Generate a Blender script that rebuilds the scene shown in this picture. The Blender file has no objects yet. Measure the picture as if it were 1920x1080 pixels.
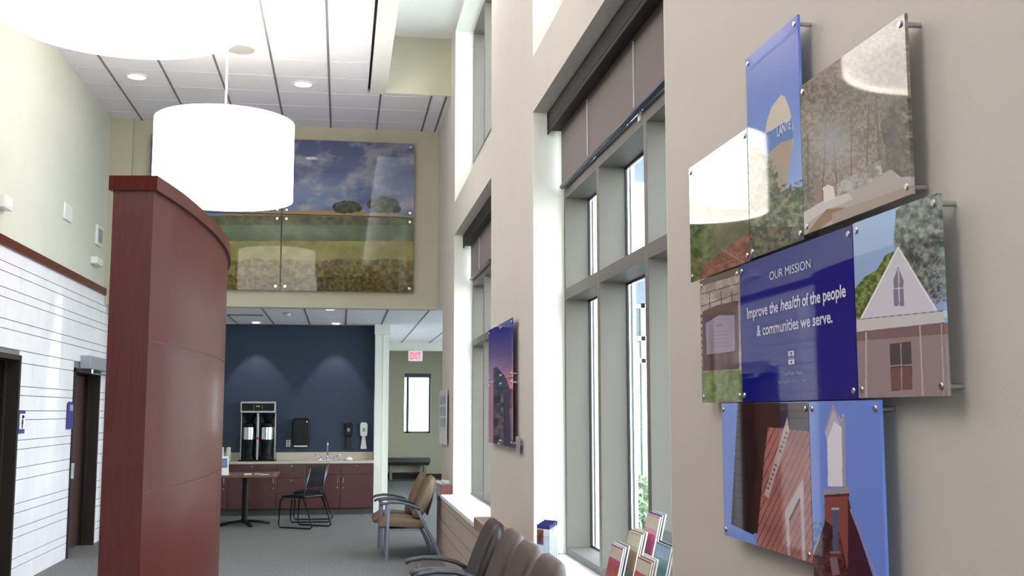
import bpy, bmesh, math, random
import numpy as np
from mathutils import Vector, Matrix
random.seed(7)
rng = np.random.RandomState(5)
S = bpy.context.scene
COL = S.collection
# ------------------------------------------------------------------ camera
FPX, VX, VY, EYE = 2050.0, 640.0, 772.0, 1.70
PITCH = math.atan2(VY-540, FPX)
YAW = math.atan2(960-VX, math.hypot(FPX, VY-540))
cd = bpy.data.cameras.new('camera'); cam = bpy.data.objects.new('camera', cd); COL.objects.link(cam)
cd.sensor_width = 36; cd.lens = FPX/1920*36; cd.clip_end = 300
cam.location = (0, 0, EYE); cam.rotation_euler = (math.pi/2+PITCH, 0, -YAW)
S.camera = cam
# ------------------------------------------------------------------ exposure
S.view_settings.view_transform = 'Standard'; S.view_settings.look = 'None'
S.view_settings.gamma = 1.0; S.view_settings.use_curve_mapping = False
S.view_settings.exposure = 0.52
# ------------------------------------------------------------------ sky
W = bpy.data.worlds.new('sky'); S.world = W; W.use_nodes = True
nt = W.node_tree; nt.nodes.clear()
tc = nt.nodes.new('ShaderNodeTexCoord'); sp = nt.nodes.new('ShaderNodeSeparateXYZ')
rp = nt.nodes.new('ShaderNodeValToRGB'); bg = nt.nodes.new('ShaderNodeBackground'); wo = nt.nodes.new('ShaderNodeOutputWorld')
nt.links.new(tc.outputs['Generated'], sp.inputs[0]); nt.links.new(sp.outputs['Z'], rp.inputs[0])
rp.color_ramp.elements[0].color = (1.0, 0.99, 0.97, 1); rp.color_ramp.elements[1].color = (0.72, 0.84, 1.0, 1)
nt.links.new(rp.outputs[0], bg.inputs[0]); bg.inputs[1].default_value = 7.5
nt.links.new(bg.outputs[0], wo.inputs[0])
# ------------------------------------------------------------------ sun
sd = bpy.data.lights.new('sun', 'SUN'); sd.energy = 3.0; sd.angle = math.radians(22); sd.color = (1, .97, .92)
sun = bpy.data.objects.new('sun', sd); COL.objects.link(sun)
sun.rotation_euler = Vector((-0.22, 0.62, -0.95)).to_track_quat('-Z', 'Y').to_euler()
def portal(name, loc, sx, sy, direction):
    l = bpy.data.lights.new(name, 'AREA'); l.shape = 'RECTANGLE'; l.size = sx; l.size_y = sy; l.cycles.is_portal = True
    o = bpy.data.objects.new(name, l); COL.objects.link(o); o.location = loc
    o.rotation_euler = Vector(direction).to_track_quat('-Z', 'Z').to_euler(); return o
for y0, y1 in ((4.25, 7.43), (9.6, 12.88)):
    portal('window_portal', (1.74, (y0+y1)/2, 2.3), y1-y0, 3.1, (-1, 0, 0))
    portal('clerestory_portal', (1.74, (y0+y1)/2, 5.5), y1-y0, 1.75, (-1, 0, 0))
portal('rear_portal', (-0.9, -6.1, 2.3), 3.6, 4.4, (0, 1, 0))
portal('lobby_portal', (4.0, 14.15, 1.9), 3.6, 2.6, (0, 1, 0))
portal('lobby_side_portal', (6.02, 19.2, 1.6), 9.5, 3.2, (-1, 0, 0))
portal('lobby_far_portal', (1.95, 28.6, 1.9), 0.75, 1.6, (0, -1, 0))
def spot(name, loc, aim, energy, deg, blend=.5, r=.04, color=(1, .93, .84)):
    l = bpy.data.lights.new(name, 'SPOT'); l.energy = energy; l.spot_size = math.radians(deg); l.spot_blend = blend
    l.shadow_soft_size = r; l.color = color
    o = bpy.data.objects.new(name, l); COL.objects.link(o); o.location = loc
    o.rotation_euler = (Vector(aim)-Vector(loc)).to_track_quat('-Z', 'Y').to_euler(); return o

# ------------------------------------------------------------------ camera maths (used to read the photographed prints)
_F = np.array([math.sin(YAW)*math.cos(PITCH), math.cos(YAW)*math.cos(PITCH), math.sin(PITCH)])
_R = np.array([math.cos(YAW), -math.sin(YAW), 0.0]); _U = np.cross(_R, _F)
def on_x(px, py, X):
    d = (px-960)/FPX*_R-(py-540)/FPX*_U+_F; t = X/d[0]; return d[1]*t, EYE+d[2]*t
def to_px(x, y, z):
    z = z-EYE
    c = x*_F[0]+y*_F[1]+z*_F[2]
    return 960+FPX*(x*_R[0]+y*_R[1]+z*_R[2])/c, 540-FPX*(x*_U[0]+y*_U[1]+z*_U[2])/c

# ------------------------------------------------------------------ materials
def s2l(c):
    c = np.asarray(c, float)/255.0
    return np.where(c <= .04045, c/12.92, ((c+.055)/1.055)**2.4)
def rgb(r, g, b): return tuple(s2l((r, g, b)))+(1,)
MATS = {}
def mat(name, col=(200, 200, 200), rough=.6, metal=0, spec=.5, emis=None, estr=0, noise=0, nscale=20, bump=0, bscale=80, trans=0, coat=0):
    if name in MATS: return MATS[name]
    m = bpy.data.materials.new(name); m.use_nodes = True; n = m.node_tree; b = n.nodes['Principled BSDF']
    c = rgb(*col)
    b.inputs['Base Color'].default_value = c; b.inputs['Roughness'].default_value = rough
    b.inputs['Metallic'].default_value = metal; b.inputs['Specular IOR Level'].default_value = spec
    b.inputs['Coat Weight'].default_value = coat; b.inputs['Coat Roughness'].default_value = .08
    if emis: b.inputs['Emission Color'].default_value = rgb(*emis); b.inputs['Emission Strength'].default_value = estr
    t = n.nodes.new('ShaderNodeTexCoord')
    if noise:
        x = n.nodes.new('ShaderNodeTexNoise'); x.inputs['Scale'].default_value = nscale; x.inputs['Detail'].default_value = 5
        r = n.nodes.new('ShaderNodeValToRGB')
        r.color_ramp.elements[0].position = .3; r.color_ramp.elements[1].position = .7
        r.color_ramp.elements[0].color = tuple(max(0, v*(1-noise)) for v in c[:3])+(1,)
        r.color_ramp.elements[1].color = tuple(min(1, v*(1+noise)) for v in c[:3])+(1,)
        n.links.new(t.outputs['Object'], x.inputs['Vector']); n.links.new(x.outputs[0], r.inputs[0]); n.links.new(r.outputs[0], b.inputs['Base Color'])
    if bump:
        x = n.nodes.new('ShaderNodeTexNoise'); x.inputs['Scale'].default_value = bscale; x.inputs['Detail'].default_value = 4
        k = n.nodes.new('ShaderNodeBump'); k.inputs['Strength'].default_value = bump; k.inputs['Distance'].default_value = .003
        n.links.new(t.outputs['Object'], x.inputs['Vector']); n.links.new(x.outputs[0], k.inputs['Height']); n.links.new(k.outputs[0], b.inputs['Normal'])
    MATS[name] = m; return m
def glass(name, tint=(235, 242, 242)):
    m = bpy.data.materials.new(name); m.use_nodes = True; n = m.node_tree; n.nodes.clear()
    o = n.nodes.new('ShaderNodeOutputMaterial'); mx = n.nodes.new('ShaderNodeMixShader'); t = n.nodes.new('ShaderNodeBsdfTransparent')
    g = n.nodes.new('ShaderNodeBsdfGlossy'); lw = n.nodes.new('ShaderNodeLayerWeight'); pw = n.nodes.new('ShaderNodeMath'); pw.operation = 'POWER'
    pw.inputs[1].default_value = 5.0; lw.inputs[0].default_value = .5; fr = n.nodes.new('ShaderNodeMath'); fr.operation = 'MULTIPLY_ADD'; fr.inputs[1].default_value = .75; fr.inputs[2].default_value = .03
    n.links.new(lw.outputs['Facing'], pw.inputs[0]); n.links.new(pw.outputs[0], fr.inputs[0])
    t.inputs[0].default_value = rgb(*tint); g.inputs['Roughness'].default_value = .01
    n.links.new(fr.outputs[0], mx.inputs[0]); n.links.new(t.outputs[0], mx.inputs[1]); n.links.new(g.outputs[0], mx.inputs[2]); n.links.new(mx.outputs[0], o.inputs[0])
    MATS[name] = m; return m
def grain(name, c1, c2, rough=.3, sc=(1, 12, 1), coat=.3):
    m = mat(name, c1, rough, coat=coat); n = m.node_tree; b = n.nodes['Principled BSDF']
    t = n.nodes.new('ShaderNodeTexCoord'); mp = n.nodes.new('ShaderNodeMapping'); mp.inputs['Scale'].default_value = sc
    x = n.nodes.new('ShaderNodeTexNoise'); x.inputs['Scale'].default_value = 6; x.inputs['Detail'].default_value = 6
    r = n.nodes.new('ShaderNodeValToRGB'); r.color_ramp.elements[0].position = .35; r.color_ramp.elements[1].position = .65
    r.color_ramp.elements[0].color = rgb(*c1); r.color_ramp.elements[1].color = rgb(*c2)
    n.links.new(t.outputs['Object'], mp.inputs[0]); n.links.new(mp.outputs[0], x.inputs['Vector']); n.links.new(x.outputs[0], r.inputs[0]); n.links.new(r.outputs[0], b.inputs['Base Color'])
    return m
def printed(name, rough=.03):
    m = mat(name, (128, 128, 128), rough, spec=.4); n = m.node_tree
    a = n.nodes.new('ShaderNodeAttribute'); a.attribute_name = 'art'
    n.links.new(a.outputs['Color'], n.nodes['Principled BSDF'].inputs['Base Color']); return m
WALL = mat('beige_paint', (206, 198, 190), .75, noise=.015, nscale=3, bump=.15, bscale=150)
WALLB = mat('olive_beige_paint', (186, 180, 158), .75, noise=.015, nscale=3)
WALLG = mat('pale_green_beige_paint', (208, 208, 196), .75, noise=.015, nscale=3)
CREAM = mat('cream_jamb_paint', (236, 236, 228), .7)
WHITE = mat('white_paint', (236, 234, 232), .6)
TILE = mat('acoustic_tile', (234, 231, 240), .9, noise=.03, nscale=60, bump=.3, bscale=200)
TBAR = mat('grey_reveal', (122, 120, 126), .7)
TBARL = mat('white_grid_bar', (228, 226, 228), .7)
SLOT = mat('dark_slot', (70, 68, 68), .8)
CARPET = mat('grey_carpet', (112, 110, 110), .95, noise=.35, nscale=45, bump=.8, bscale=220)
BLOCK = mat('white_block', (228, 225, 232), .55, noise=.05, nscale=2.5)
MORTAR = mat('grey_mortar', (120, 114, 118), .9)
BBLOCK = mat('tan_block', (176, 158, 146), .6, noise=.06, nscale=4)
BMORT = mat('tan_mortar', (120, 105, 96), .9)
CAPW = grain('brown_wood_cap', (140, 102, 88), (158, 118, 102), .35, (3, 3, 12))
MAHO = grain('mahogany', (80, 26, 22), (92, 32, 27), .34, (14, 14, 1.2), coat=.12)
MAHO.node_tree.nodes['Principled BSDF'].inputs['Coat Roughness'].default_value = .15
MAHO.node_tree.nodes['Principled BSDF'].inputs['Specular IOR Level'].default_value = .12
MAHOD = grain('mahogany_end_grain', (84, 32, 30), (96, 38, 34), .4, (14, 14, 1.2))
CAB = grain('cabinet_wood', (74, 30, 34), (88, 36, 38), .35, (2, 2, 8))
SEAM = mat('seam', (70, 28, 24), .6)
SILL = mat('white_sill', (238, 236, 238), .35)
FIN = mat('taupe_metal', (106, 100, 93), .5, noise=.02, nscale=8)
TRANS = mat('taupe_metal_rail', (96, 90, 86), .5)
DKFR = mat('dark_gasket', (38, 44, 54), .4)
ALU = mat('bright_aluminium', (225, 230, 235), .25, metal=.6)
SHADE = mat('mauve_roller_fabric', (128, 118, 118), .8, noise=.06, nscale=200)
CASS = mat('dark_bronze', (34, 30, 30), .6, spec=.25)
HEM = mat('slate_hem_bar', (66, 74, 92), .35, metal=.3)
BLUE = mat('navy_paint', (44, 60, 84), .6, noise=.05, nscale=30)
STEEL = mat('brushed_steel', (190, 190, 192), .25, metal=1)
CHROME = mat('chrome', (220, 220, 225), .08, metal=1)
BLACK = mat('black_plastic', (16, 16, 19), .45, spec=.25)
BLACKM = mat('black_mesh', (18, 20, 24), .8, spec=.2)
FRAME = mat('dark_bronze_frame', (44, 37, 35), .5, spec=.2)
DOORW = grain('dark_door_wood', (62, 34, 30), (74, 42, 34), .4, (10, 10, 1))
VOID = mat('dark_room_shade', (18, 15, 16), .9, spec=.1)  # near black colour stands in for the darkness of the unlit room
PLAST = mat('white_plastic', (232, 232, 232), .4)
GREYP = mat('grey_plastic', (150, 148, 158), .45)
LAMP = mat('lit_fabric_shade', (250, 248, 240), .8, emis=(255, 248, 238), estr=3.6)
DLENS = mat('lit_lens', (250, 250, 250), .5, emis=(255, 246, 230), estr=6.0)
GLASS = glass('window_glass')
CNTR = mat('speckled_counter', (204, 192, 178), .35, noise=.05, nscale=60)
# ------------------------------------------------------------------ mesh helpers
class MB:
    def __init__(s): s.v = []; s.f = []; s.m = []
    def add(s, vs, fs, mi=0):
        k = len(s.v); s.v += [tuple(v) for v in vs]; s.f += [tuple(i+k for i in f) for f in fs]; s.m += [mi]*len(fs); return s
    def box(s, x0, x1, y0, y1, z0, z1, mi=0):
        vs = [(x, y, z) for x in (x0, x1) for y in (y0, y1) for z in (z0, z1)]
        return s.add(vs, [(0, 1, 3, 2), (4, 6, 7, 5), (0, 4, 5, 1), (2, 3, 7, 6), (0, 2, 6, 4), (1, 5, 7, 3)], mi)
    def cyl(s, p0, p1, r0, r1=None, n=16, mi=0, caps=True):
        r1 = r0 if r1 is None else r1
        p0 = Vector(p0); p1 = Vector(p1); d = (p1-p0).normalized(); a = d.orthogonal().normalized(); b = d.cross(a)
        vs = []
        for p, r in ((p0, r0), (p1, r1)):
            for i in range(n):
                t = 2*math.pi*i/n; vs.append(p+a*math.cos(t)*r+b*math.sin(t)*r)
        fs = [(i, (i+1) % n, n+(i+1) % n, n+i) for i in range(n)]
        if caps: fs += [tuple(range(n-1, -1, -1)), tuple(range(n, 2*n))]
        return s.add(vs, fs, mi)
    def lathe(s, prof, c=(0, 0, 0), n=32, mi=0):
        vs = []; fs = []
        for r, z in prof:
            for i in range(n):
                t = 2*math.pi*i/n; vs.append((c[0]+r*math.cos(t), c[1]+r*math.sin(t), c[2]+z))
        for k in range(len(prof)-1):
            for i in range(n): fs.append((k*n+i, k*n+(i+1) % n, (k+1)*n+(i+1) % n, (k+1)*n+i))
        return s.add(vs, fs, mi)
    def tube(s, path, r, n=10, mi=0, ry=None, up=None):
        path = [Vector(p) for p in path]; L = len(path); vs = []; fs = []
        prev = None
        for i, p in enumerate(path):
            d = (path[min(i+1, L-1)]-path[max(i-1, 0)]).normalized()
            if up is not None: a = Vector(up)
            elif prev is None: a = d.orthogonal().normalized()
            else: a = prev
            a = (a-d*a.dot(d)).normalized(); prev = a; b = d.cross(a)
            for k in range(n):
                t = 2*math.pi*k/n+math.pi/n; vs.append(p+a*math.cos(t)*r+b*math.sin(t)*(ry or r))
        for i in range(L-1):
            for k in range(n): fs.append((i*n+k, i*n+(k+1) % n, (i+1)*n+(k+1) % n, (i+1)*n+k))
        fs += [tuple(range(n-1, -1, -1)), tuple((L-1)*n+k for k in range(n))]
        return s.add(vs, fs, mi)
    def prism(s, poly, axis, a0, a1, mi=0):
        def P(u, v, a): return {'x': (a, u, v), 'y': (u, a, v), 'z': (u, v, a)}[axis]
        n = len(poly); vs = [P(u, v, a0) for u, v in poly]+[P(u, v, a1) for u, v in poly]
        fs = [(i, (i+1) % n, n+(i+1) % n, n+i) for i in range(n)]+[tuple(range(n-1, -1, -1)), tuple(range(n, 2*n))]
        return s.add(vs, fs, mi)
    def build(s, name, mats, parent=None, bevel=0, smooth=False, seg=2, label=None, sub=0):
        me = bpy.data.meshes.new(name); me.from_pydata(s.v, [], s.f)
        if not isinstance(mats, (list, tuple)): mats = [mats]
        for m in mats: me.materials.append(m)
        me.polygons.foreach_set('material_index', s.m)
        bm = bmesh.new(); bm.from_mesh(me); bmesh.ops.recalc_face_normals(bm, faces=bm.faces); bm.to_mesh(me); bm.free()
        o = bpy.data.objects.new(name, me); COL.objects.link(o)
        if parent: o.parent = parent
        if bevel:
            b = o.modifiers.new('bevel', 'BEVEL'); b.width = bevel; b.segments = seg; b.limit_method = 'ANGLE'; b.angle_limit = math.radians(40)
        if sub:
            b = o.modifiers.new('subd', 'SUBSURF'); b.levels = sub; b.render_levels = sub
        if smooth or bevel or sub:
            me.polygons.foreach_set('use_smooth', [True]*len(me.polygons))
            if smooth == 'auto' or bevel: me.set_sharp_from_angle(angle=math.radians(40))
        if label: o['label'] = label
        return o
def tag(o, label, cat, group=None, kind=None):
    o['label'] = label; o['category'] = cat
    if group: o['group'] = group
    if kind: o['kind'] = kind
    return o
def thing(name, label, cat, loc=(0, 0, 0), rz=0, group=None):
    o = bpy.data.objects.new(name, None); COL.objects.link(o); o.location = loc; o.rotation_euler = (0, 0, rz)
    o.empty_display_size = .1
    return tag(o, label, cat, group)
def struct(o): o['kind'] = 'structure'; return o
def sroot(name, loc=(0, 0, 0)):
    o = bpy.data.objects.new(name, None); COL.objects.link(o); o.location = loc; o['kind'] = 'structure'; return o
def copy_tree(o, parent=None):
    c = o.copy(); COL.objects.link(c)
    if parent: c.parent = parent
    for ch in list(o.children): copy_tree(ch, c)
    return c
def text_mesh(name, body, size_box, origin, xdir, ydir, m, parent=None, bold=0, shear=0, align='LEFT'):
    """text stretched to a width x height box (height None keeps the proportions), lying on a plane"""
    cu = bpy.data.curves.new(name, 'FONT'); cu.body = body; cu.size = 1; cu.offset = bold; cu.shear = shear; cu.resolution_u = 3
    t = bpy.data.objects.new(name, cu); COL.objects.link(t)
    dg = bpy.context.evaluated_depsgraph_get(); dg.update()
    me = bpy.data.meshes.new_from_object(t.evaluated_get(dg)); bpy.data.objects.remove(t)
    co = np.zeros(len(me.vertices)*3); me.vertices.foreach_get('co', co); co = co.reshape(-1, 3)
    x0, x1 = co[:, 0].min(), co[:, 0].max()
    sx = size_box[0]/(x1-x0); sy = size_box[1] if size_box[1] else sx     # size_box[1] = scale of one em
    xd = np.array(xdir, float); yd = np.array(ydir, float)
    P = np.array(origin)+np.outer((co[:, 0]-x0)*sx, xd)+np.outer(co[:, 1]*sy, yd)
    me.vertices.foreach_set('co', P.ravel()); me.materials.clear(); me.materials.append(m); me.update()
    o = bpy.data.objects.new(name, me); COL.objects.link(o)
    if parent: o.parent = parent
    return o

# ------------------------------------------------------------------ dimensions
XL, XW, XF, XG, XO = -3.15, 1.30, 1.52, 1.68, 1.76      # left wall, right wall, window frame, glass, outer face
YB, ZC, ZTOP = 15.2, 5.66, 6.40
BAYS = ((4.25, 7.43), (9.60, 12.88))
# floor
struct(MB().box(-7, 7, -6.5, 29, -.1, 0).build('floor', CARPET))
# ceiling with its grid of tiles
c = MB()
c.box(XL-.3, .255, -6.3, YB+.2, ZC, ZC+.1)
c.box(.255, XW+.2, 13.41, YB+.2, ZC, ZC+.1)
c.box(.255, .45, -6.3, 13.53, ZC+.05, ZC+.1, 3)
x = -.214-.635*5
while x < 1.3:
    if x > XL:
        y1 = YB; y0 = -6 if x < .25 else 13.43
        c.box(x-.012, x+.012, y0, y1, ZC-.006, ZC+.01, 1)
    x += .635
y = 13.52-.635*20
while y < YB:
    c.box(XL, .25 if y < 13.41 else XW, y-.008, y+.008, ZC-.003, ZC+.01, 2)
    y += .635
c.box(XW-.07, XW-.045, 13.43, YB, ZC-.006, ZC+.01, 1)
struct(c.build('ceiling', [TILE, TBAR, TBARL, SLOT]))
# raised light pocket along the clerestory
c = MB()
c.box(.285, .485, -6.3, 13.40, ZC-.015, ZC+.02)
c.box(.44, .485, -6.3, 13.40, ZC+.02, ZTOP)
c.box(.44, XW+.5, -6.3, 13.5, ZTOP, ZTOP+.1)
struct(c.build('trim_1', WHITE))
struct(MB().box(.285, XW+.3, 13.40, 13.52, ZC+.001, ZTOP).build('trim_2', WALLB))
# right wall: piers, header band, curb and lintel round the two window bays
w = MB()
w.box(XW, XO, -6.3, 4.25, 0, 6.9); w.box(XW, XO, 7.43, 9.60, 0, 6.9); w.box(XW, XO, 12.88, 14.35, 0, 6.9)
w.box(XW, XO, 14.35, YB+.15, 3.12, 6.9)
for a, b in BAYS:
    w.box(XW, XO, a, b, 0, .70); w.box(XW, XO, a, b, 3.80, 4.20); w.box(XF, XO, a, b, 4.20, 4.66); w.box(XW, XO, a, b, 6.34, 6.9)
struct(w.build('wall_right', WALL))
# cream returns of the window bays
c = MB()
for a, b in BAYS:
    for z0, z1 in ((.745, 3.80), (4.20, 6.34)):
        c.box(XW+.002, XF, b-.012, b+.001, z0, z1); c.box(XW+.002, XF, a-.001, a+.012, z0, z1)
    c.box(XW+.002, XF, a, b, 6.32, 6.341)
struct(c.build('trim_3', CREAM))
# masonry wainscot below the windows, courses of ground face block
CR = [.20, .09, .15, .09, .23, .12, .18, .09]
def blocks(face, y0, y1, z1, sgn, holes, mb, seed, lo=.6, hi=1.3):
    r = random.Random(seed); z = 0; k = seed
    while z < z1-.01:
        h = min(CR[k % len(CR)], z1-z); y = y0-r.random()*.5
        while y < y1:
            L = lo+r.random()*(hi-lo); a = max(y, y0)+.0012; b = min(y+L, y1)-.0012; y += L
            segs = [(a, b)]
            for (h0, h1, hz) in holes:
                ns = []
                for (p, q) in segs:
                    if z+h/2 > hz or q <= h0 or p >= h1: ns.append((p, q)); continue
                    if p < h0: ns.append((p, h0))
                    if q > h1: ns.append((h1, q))
                segs = ns
            for p, q in segs:
                if q-p > .01: mb.box(min(face, face+sgn*.01), max(face, face+sgn*.01), p, q, z+.004, z+h-.004, 1)
        z += h; k += 1
w = MB(); w.box(1.185, XW+.01, -6.3, 13.6, 0, .70)
blocks(1.185, 2.5, 13.6, .70, -1, [], w, 3)
struct(w.build('wall_wainscot', [BMORT, BBLOCK]))
s = MB()
for a, b in BAYS: s.box(1.155, XF+.02, a-.02, b+.02, .70, .742)
struct(s.build('trim_4', SILL, bevel=.006))
s = MB()
for a, b in ((-6.2, 4.23), (7.45, 9.58)): s.box(1.15, XW+.01, a, b, .70, .795)
struct(s.build('trim_5', CAPW, bevel=.008))
s = MB(); s.box(1.16, XW+.02, 12.90, 13.60, .70, .84)
struct(s.build('trim_6', grain('red_brown_cap', (96, 34, 34), (110, 42, 40), .35), bevel=.008))
# windows
def bay_window(n, a, b):
    r = sroot('window_%d' % n)
    L = b-a; ms = [a+L*.333+.03, a+L*.667+.03]
    for nm, z0, z1 in (('lower', .742, 3.80), ('upper', 4.66, 6.33)):
        f = MB(); f.box(XF, XG+.02, b-.045, b-.012, z0, z1); f.box(XF, XG+.02, a+.012, a+.045, z0, z1)
        for m in ms: f.box(XF, XG+.02, m-.03, m+.03, z0, z1)
        f.build('window_frame', FIN, r, bevel=.003)
        f = MB()
        rails = ((.742, .79), (2.47, 2.545), (3.18, 3.26), (3.75, 3.80)) if nm == 'lower' else ((4.66, 4.70), (6.28, 6.33))
        ys = [a+.045, ms[0]-.03, ms[0]+.03, ms[1]-.03, ms[1]+.03, b-.045]
        for q0, q1 in rails:
            for i in (0, 2, 4): f.box(XF+.001, XG+.02, ys[i], ys[i+1], q0, q1)
        f.build('window_rail', TRANS, r)
        g = MB(); al = MB(); gl = MB()
        for i in (0, 2, 4):
            for k in range(len(rails)-1):
                q0, q1 = rails[k][1], rails[k+1][0]; y0, y1 = ys[i], ys[i+1]
                for t, mb, xx in ((.012, g, XG+.006),):
                    mb.box(xx, xx+.012, y0, y0+t, q0, q1); mb.box(xx, xx+.012, y1-t, y1, q0, q1)
                    mb.box(xx, xx+.012, y0, y1, q0, q0+t); mb.box(xx, xx+.012, y0, y1, q1-t, q1)
                al.box(XG+.030, XG+.05, y1-.05, y1-.002, q0, q1); al.box(XG+.030, XG+.05, y0+.002, y0+.02, q0, q1)
                gl.box(XG+.022, XG+.028, y0+.02, y1-.02, q0+.02, q1-.02)
        g.build('gasket', DKFR, r); al.build('glazing_bead', ALU, r); gl.build('pane', GLASS, r)
bay_window(1, *BAYS[0]); bay_window(2, *BAYS[1])
# roller shades
def shade(a, b, label):
    r = thing('roller_shade', label, 'window shade', (1.45, (a+b)/2, 3.26), group='roller shades in the window bays')
    h = (b-a)/2-.015
    m = MB(); m.prism([(-.05, .41), (.055, .41), (.055, .50), (.03, .535), (-.05, .535)], 'y', -h, h)
    m.box(-.05, -.04, -h, h, .38, .41); m.build('cassette', CASS, r, bevel=.004)
    MB().cyl((.015, -h+.02, .455), (.015, h-.02, .455), .036, n=20).box(.044, .048, -h+.05, h-.05, .0, .45).build('fabric', SHADE, r)
    MB().cyl((.046, -h+.05, .0), (.046, h-.05, .0), .017, n=14).build('hem_bar', HEM, r, smooth=True)
    for y in (h-.9, h-2.0): MB().cyl((.035, y, .02), (.035, y, .38), .003, n=6).build('pull_cord', PLAST, r)
    MB().prism([(h-2.02, -.05), (h-1.98, -.05), (h-1.985, 0), (h-1.97, .07), (h-1.995, .04), (h-2.02, .0)], 'x', .06, .075).build('pull_clip', PLAST, r)
shade(*BAYS[0], 'grey mauve roller shade lowered over the near window bay beside the photo collage')
shade(*BAYS[1], 'grey mauve roller shade in the far window bay beyond the sunset picture')
# left wall
w = MB(); w.box(XL-.3, XL, -6.3, 15.42, 3.24, 6.9)
struct(w.build('wall_left', WALLG))
D1, D2 = (9.9, 11.40, 2.25), (13.62, 15.02, 2.22)
w = MB()
for y0, y1, z0 in ((-6.3, D1[0], 0), (D1[1], D2[0], 0), (D2[1], 15.42, 0)): w.box(XL-.3, XL, y0, y1, 0, 3.24)
w.box(XL-.3, XL, D1[0], D1[1], D1[2], 3.24); w.box(XL-.3, XL, D2[0], D2[1], D2[2], 3.24)
blocks(XL, 7.0, 15.42, 3.24, 1, [(D1[0], D1[1], D1[2]+.02), (D2[0], D2[1], D2[2]+.02)], w, 6)
struct(w.build('wall_masonry', [MORTAR, BLOCK]))
struct(MB().box(XL-.01, XL+.035, -6.2, 15.44, 3.235, 3.33).build('trim_7', MAHO, bevel=.006))
struct(MB().box(XL-2, XL-1.7, 8, 15.4, 0, 3).box(XL-1.7, XL-.3, 8, 8.2, 0, 3).box(XL-1.7, XL-.3, 12.4, 12.6, 0, 3).box(XL-1.7, XL-.3, 15.4, 15.6, 0, 3).box(XL-2, XL-.3, 8, 15.6, 3, 3.1).build('wall_restroom', VOID))
def door(n, a, b, z):
    r = sroot('door_%d' % n, (XL, 0, 0))
    f = MB(); f.box(-.30, .03, a, a+.05, 0, z); f.box(-.30, .03, b-.05, b, 0, z); f.box(-.30, .03, a, b, z-.05, z)
    f.box(-.12, -.09, a+.05, a+.07, 0, z-.05); f.box(-.12, -.09, b-.07, b-.05, 0, z-.05)
    f.build('door_frame', FRAME, r, bevel=.004); return r
r1 = door(1, *D1); r2 = door(2, *D2)
MB().box(-.26, -.215, D1[0]+.06, D1[1]-.06, .01, D1[2]-.06).build('door_leaf', mat('dark_opening_shade', (14, 10, 11), .6, spec=.2), r1)  # leaf coloured near black to read as the dark interior of the opening
MB().box(-.20, -.155, D2[0]+.06, D2[1]-.06, .01, D2[2]-.06).build('door_leaf', DOORW, r2, bevel=.003)
h = MB(); h.box(.03, .06, D2[0]+.0, D2[0]+.05, .92, 1.10); h.build('strike_plate', STEEL, r2)
t = thing('door_operator', 'grey box shaped automatic door operator above the far door frame', 'door operator', (XL, 14.55, 2.22))
MB().box(.002, .13, -.62, .72, .0, .16).build('housing', GREYP, t, bevel=.008)
MB().cyl((.10, -.40, 0), (.10, -.40, -.05), .018).tube([(.10, -.40, -.05), (.22, .1, -.06), (.10, .62, -.06)], .010).build('closer_arm', STEEL, t)
# end of the tall room
w = MB(); w.box(-2.86, XW+.0, YB, YB+.18, 3.12, 5.9)
struct(w.build('wall_back', WALLB))
w = MB(); w.box(XL-.3, -2.86, YB-.08, YB+.3, 3.12, 5.9)
struct(w.build('trim_8', WALLB))
w = MB(); w.box(XL-.3, -2.90, YB+.22, YB+.42, 0, 3.12)
struct(w.build('trim_9', mat('pale_grey_paint', (205, 202, 200), .7)))
w = MB(); w.box(-2.97, -2.90, YB+.18, YB+.42, 0, 3.1); w.box(-3.08, -3.02, YB+.19, YB+.24, .1, 3.0)
struct(w.build('trim_10', WHITE))
# low ceiling of the coffee nook and the entrance lobby
c = MB(); c.box(-3.5, 5.8, YB+.18, 24.0, 3.20, 3.3); c.box(XW+.2, 5.8, 14.45, YB+.18, 3.20, 3.3); c.box(.7, 5.8, 24, 28.5, 3.26, 3.4)
x = -3.0
while x < 2.6:
    c.box(x-.012, x+.012, YB+.18, 24, 3.195, 3.21, 1); x += .61
y = 15.9
while y < 24: c.box(-3.4, 2.6, y-.008, y+.008, 3.197, 3.21, 2); y += .61
struct(c.build('ceiling_low', [TILE, TBAR, TBARL]))
struct(MB().box(-3.5, .56, 19.3, 19.45, 0, 3.2).build('wall_accent', BLUE))
struct(MB().box(-3.5, -3.3, YB+.3, 19.3, 0, 3.2).build('wall_nook_left', WALLG))
w = MB(); w.box(.56, .68, 18.98, 19.6, 0, 3.2); w.box(.70, .80, 19.02, 24, 0, 3.2); w.box(.675, .705, 19.04, 19.5, 0, 3.2)
w.box(.545, .815, 18.95, 19.1, 3.02, 3.2)
struct(w.build('wall_nook_return', CREAM))
w = MB(); w.box(.68, 5.5, 24.0, 24.2, 3.03, 3.26)
struct(w.build('wall_header', WALLG))
w = MB(); wy0, wy1, wz0, wz1 = 1.60, 2.28, 1.15, 2.68
w.box(.7, wy0, 28.4, 28.65, 0, 3.4); w.box(wy1, 6.0, 28.4, 28.65, 0, 3.4); w.box(wy0, wy1, 28.4, 28.65, 0, wz0); w.box(wy0, wy1, 28.4, 28.65, wz1, 3.4)
w.box(.7, .82, 24, 28.5, 0, 3.4)
struct(w.build('wall_lobby_end', WALLB))
struct(MB().box(.82, 5.8, 28.37, 28.4, 0, .12).build('baseboard_lobby', FRAME))
r = sroot('window_3', (0, 28.4, 0))
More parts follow.
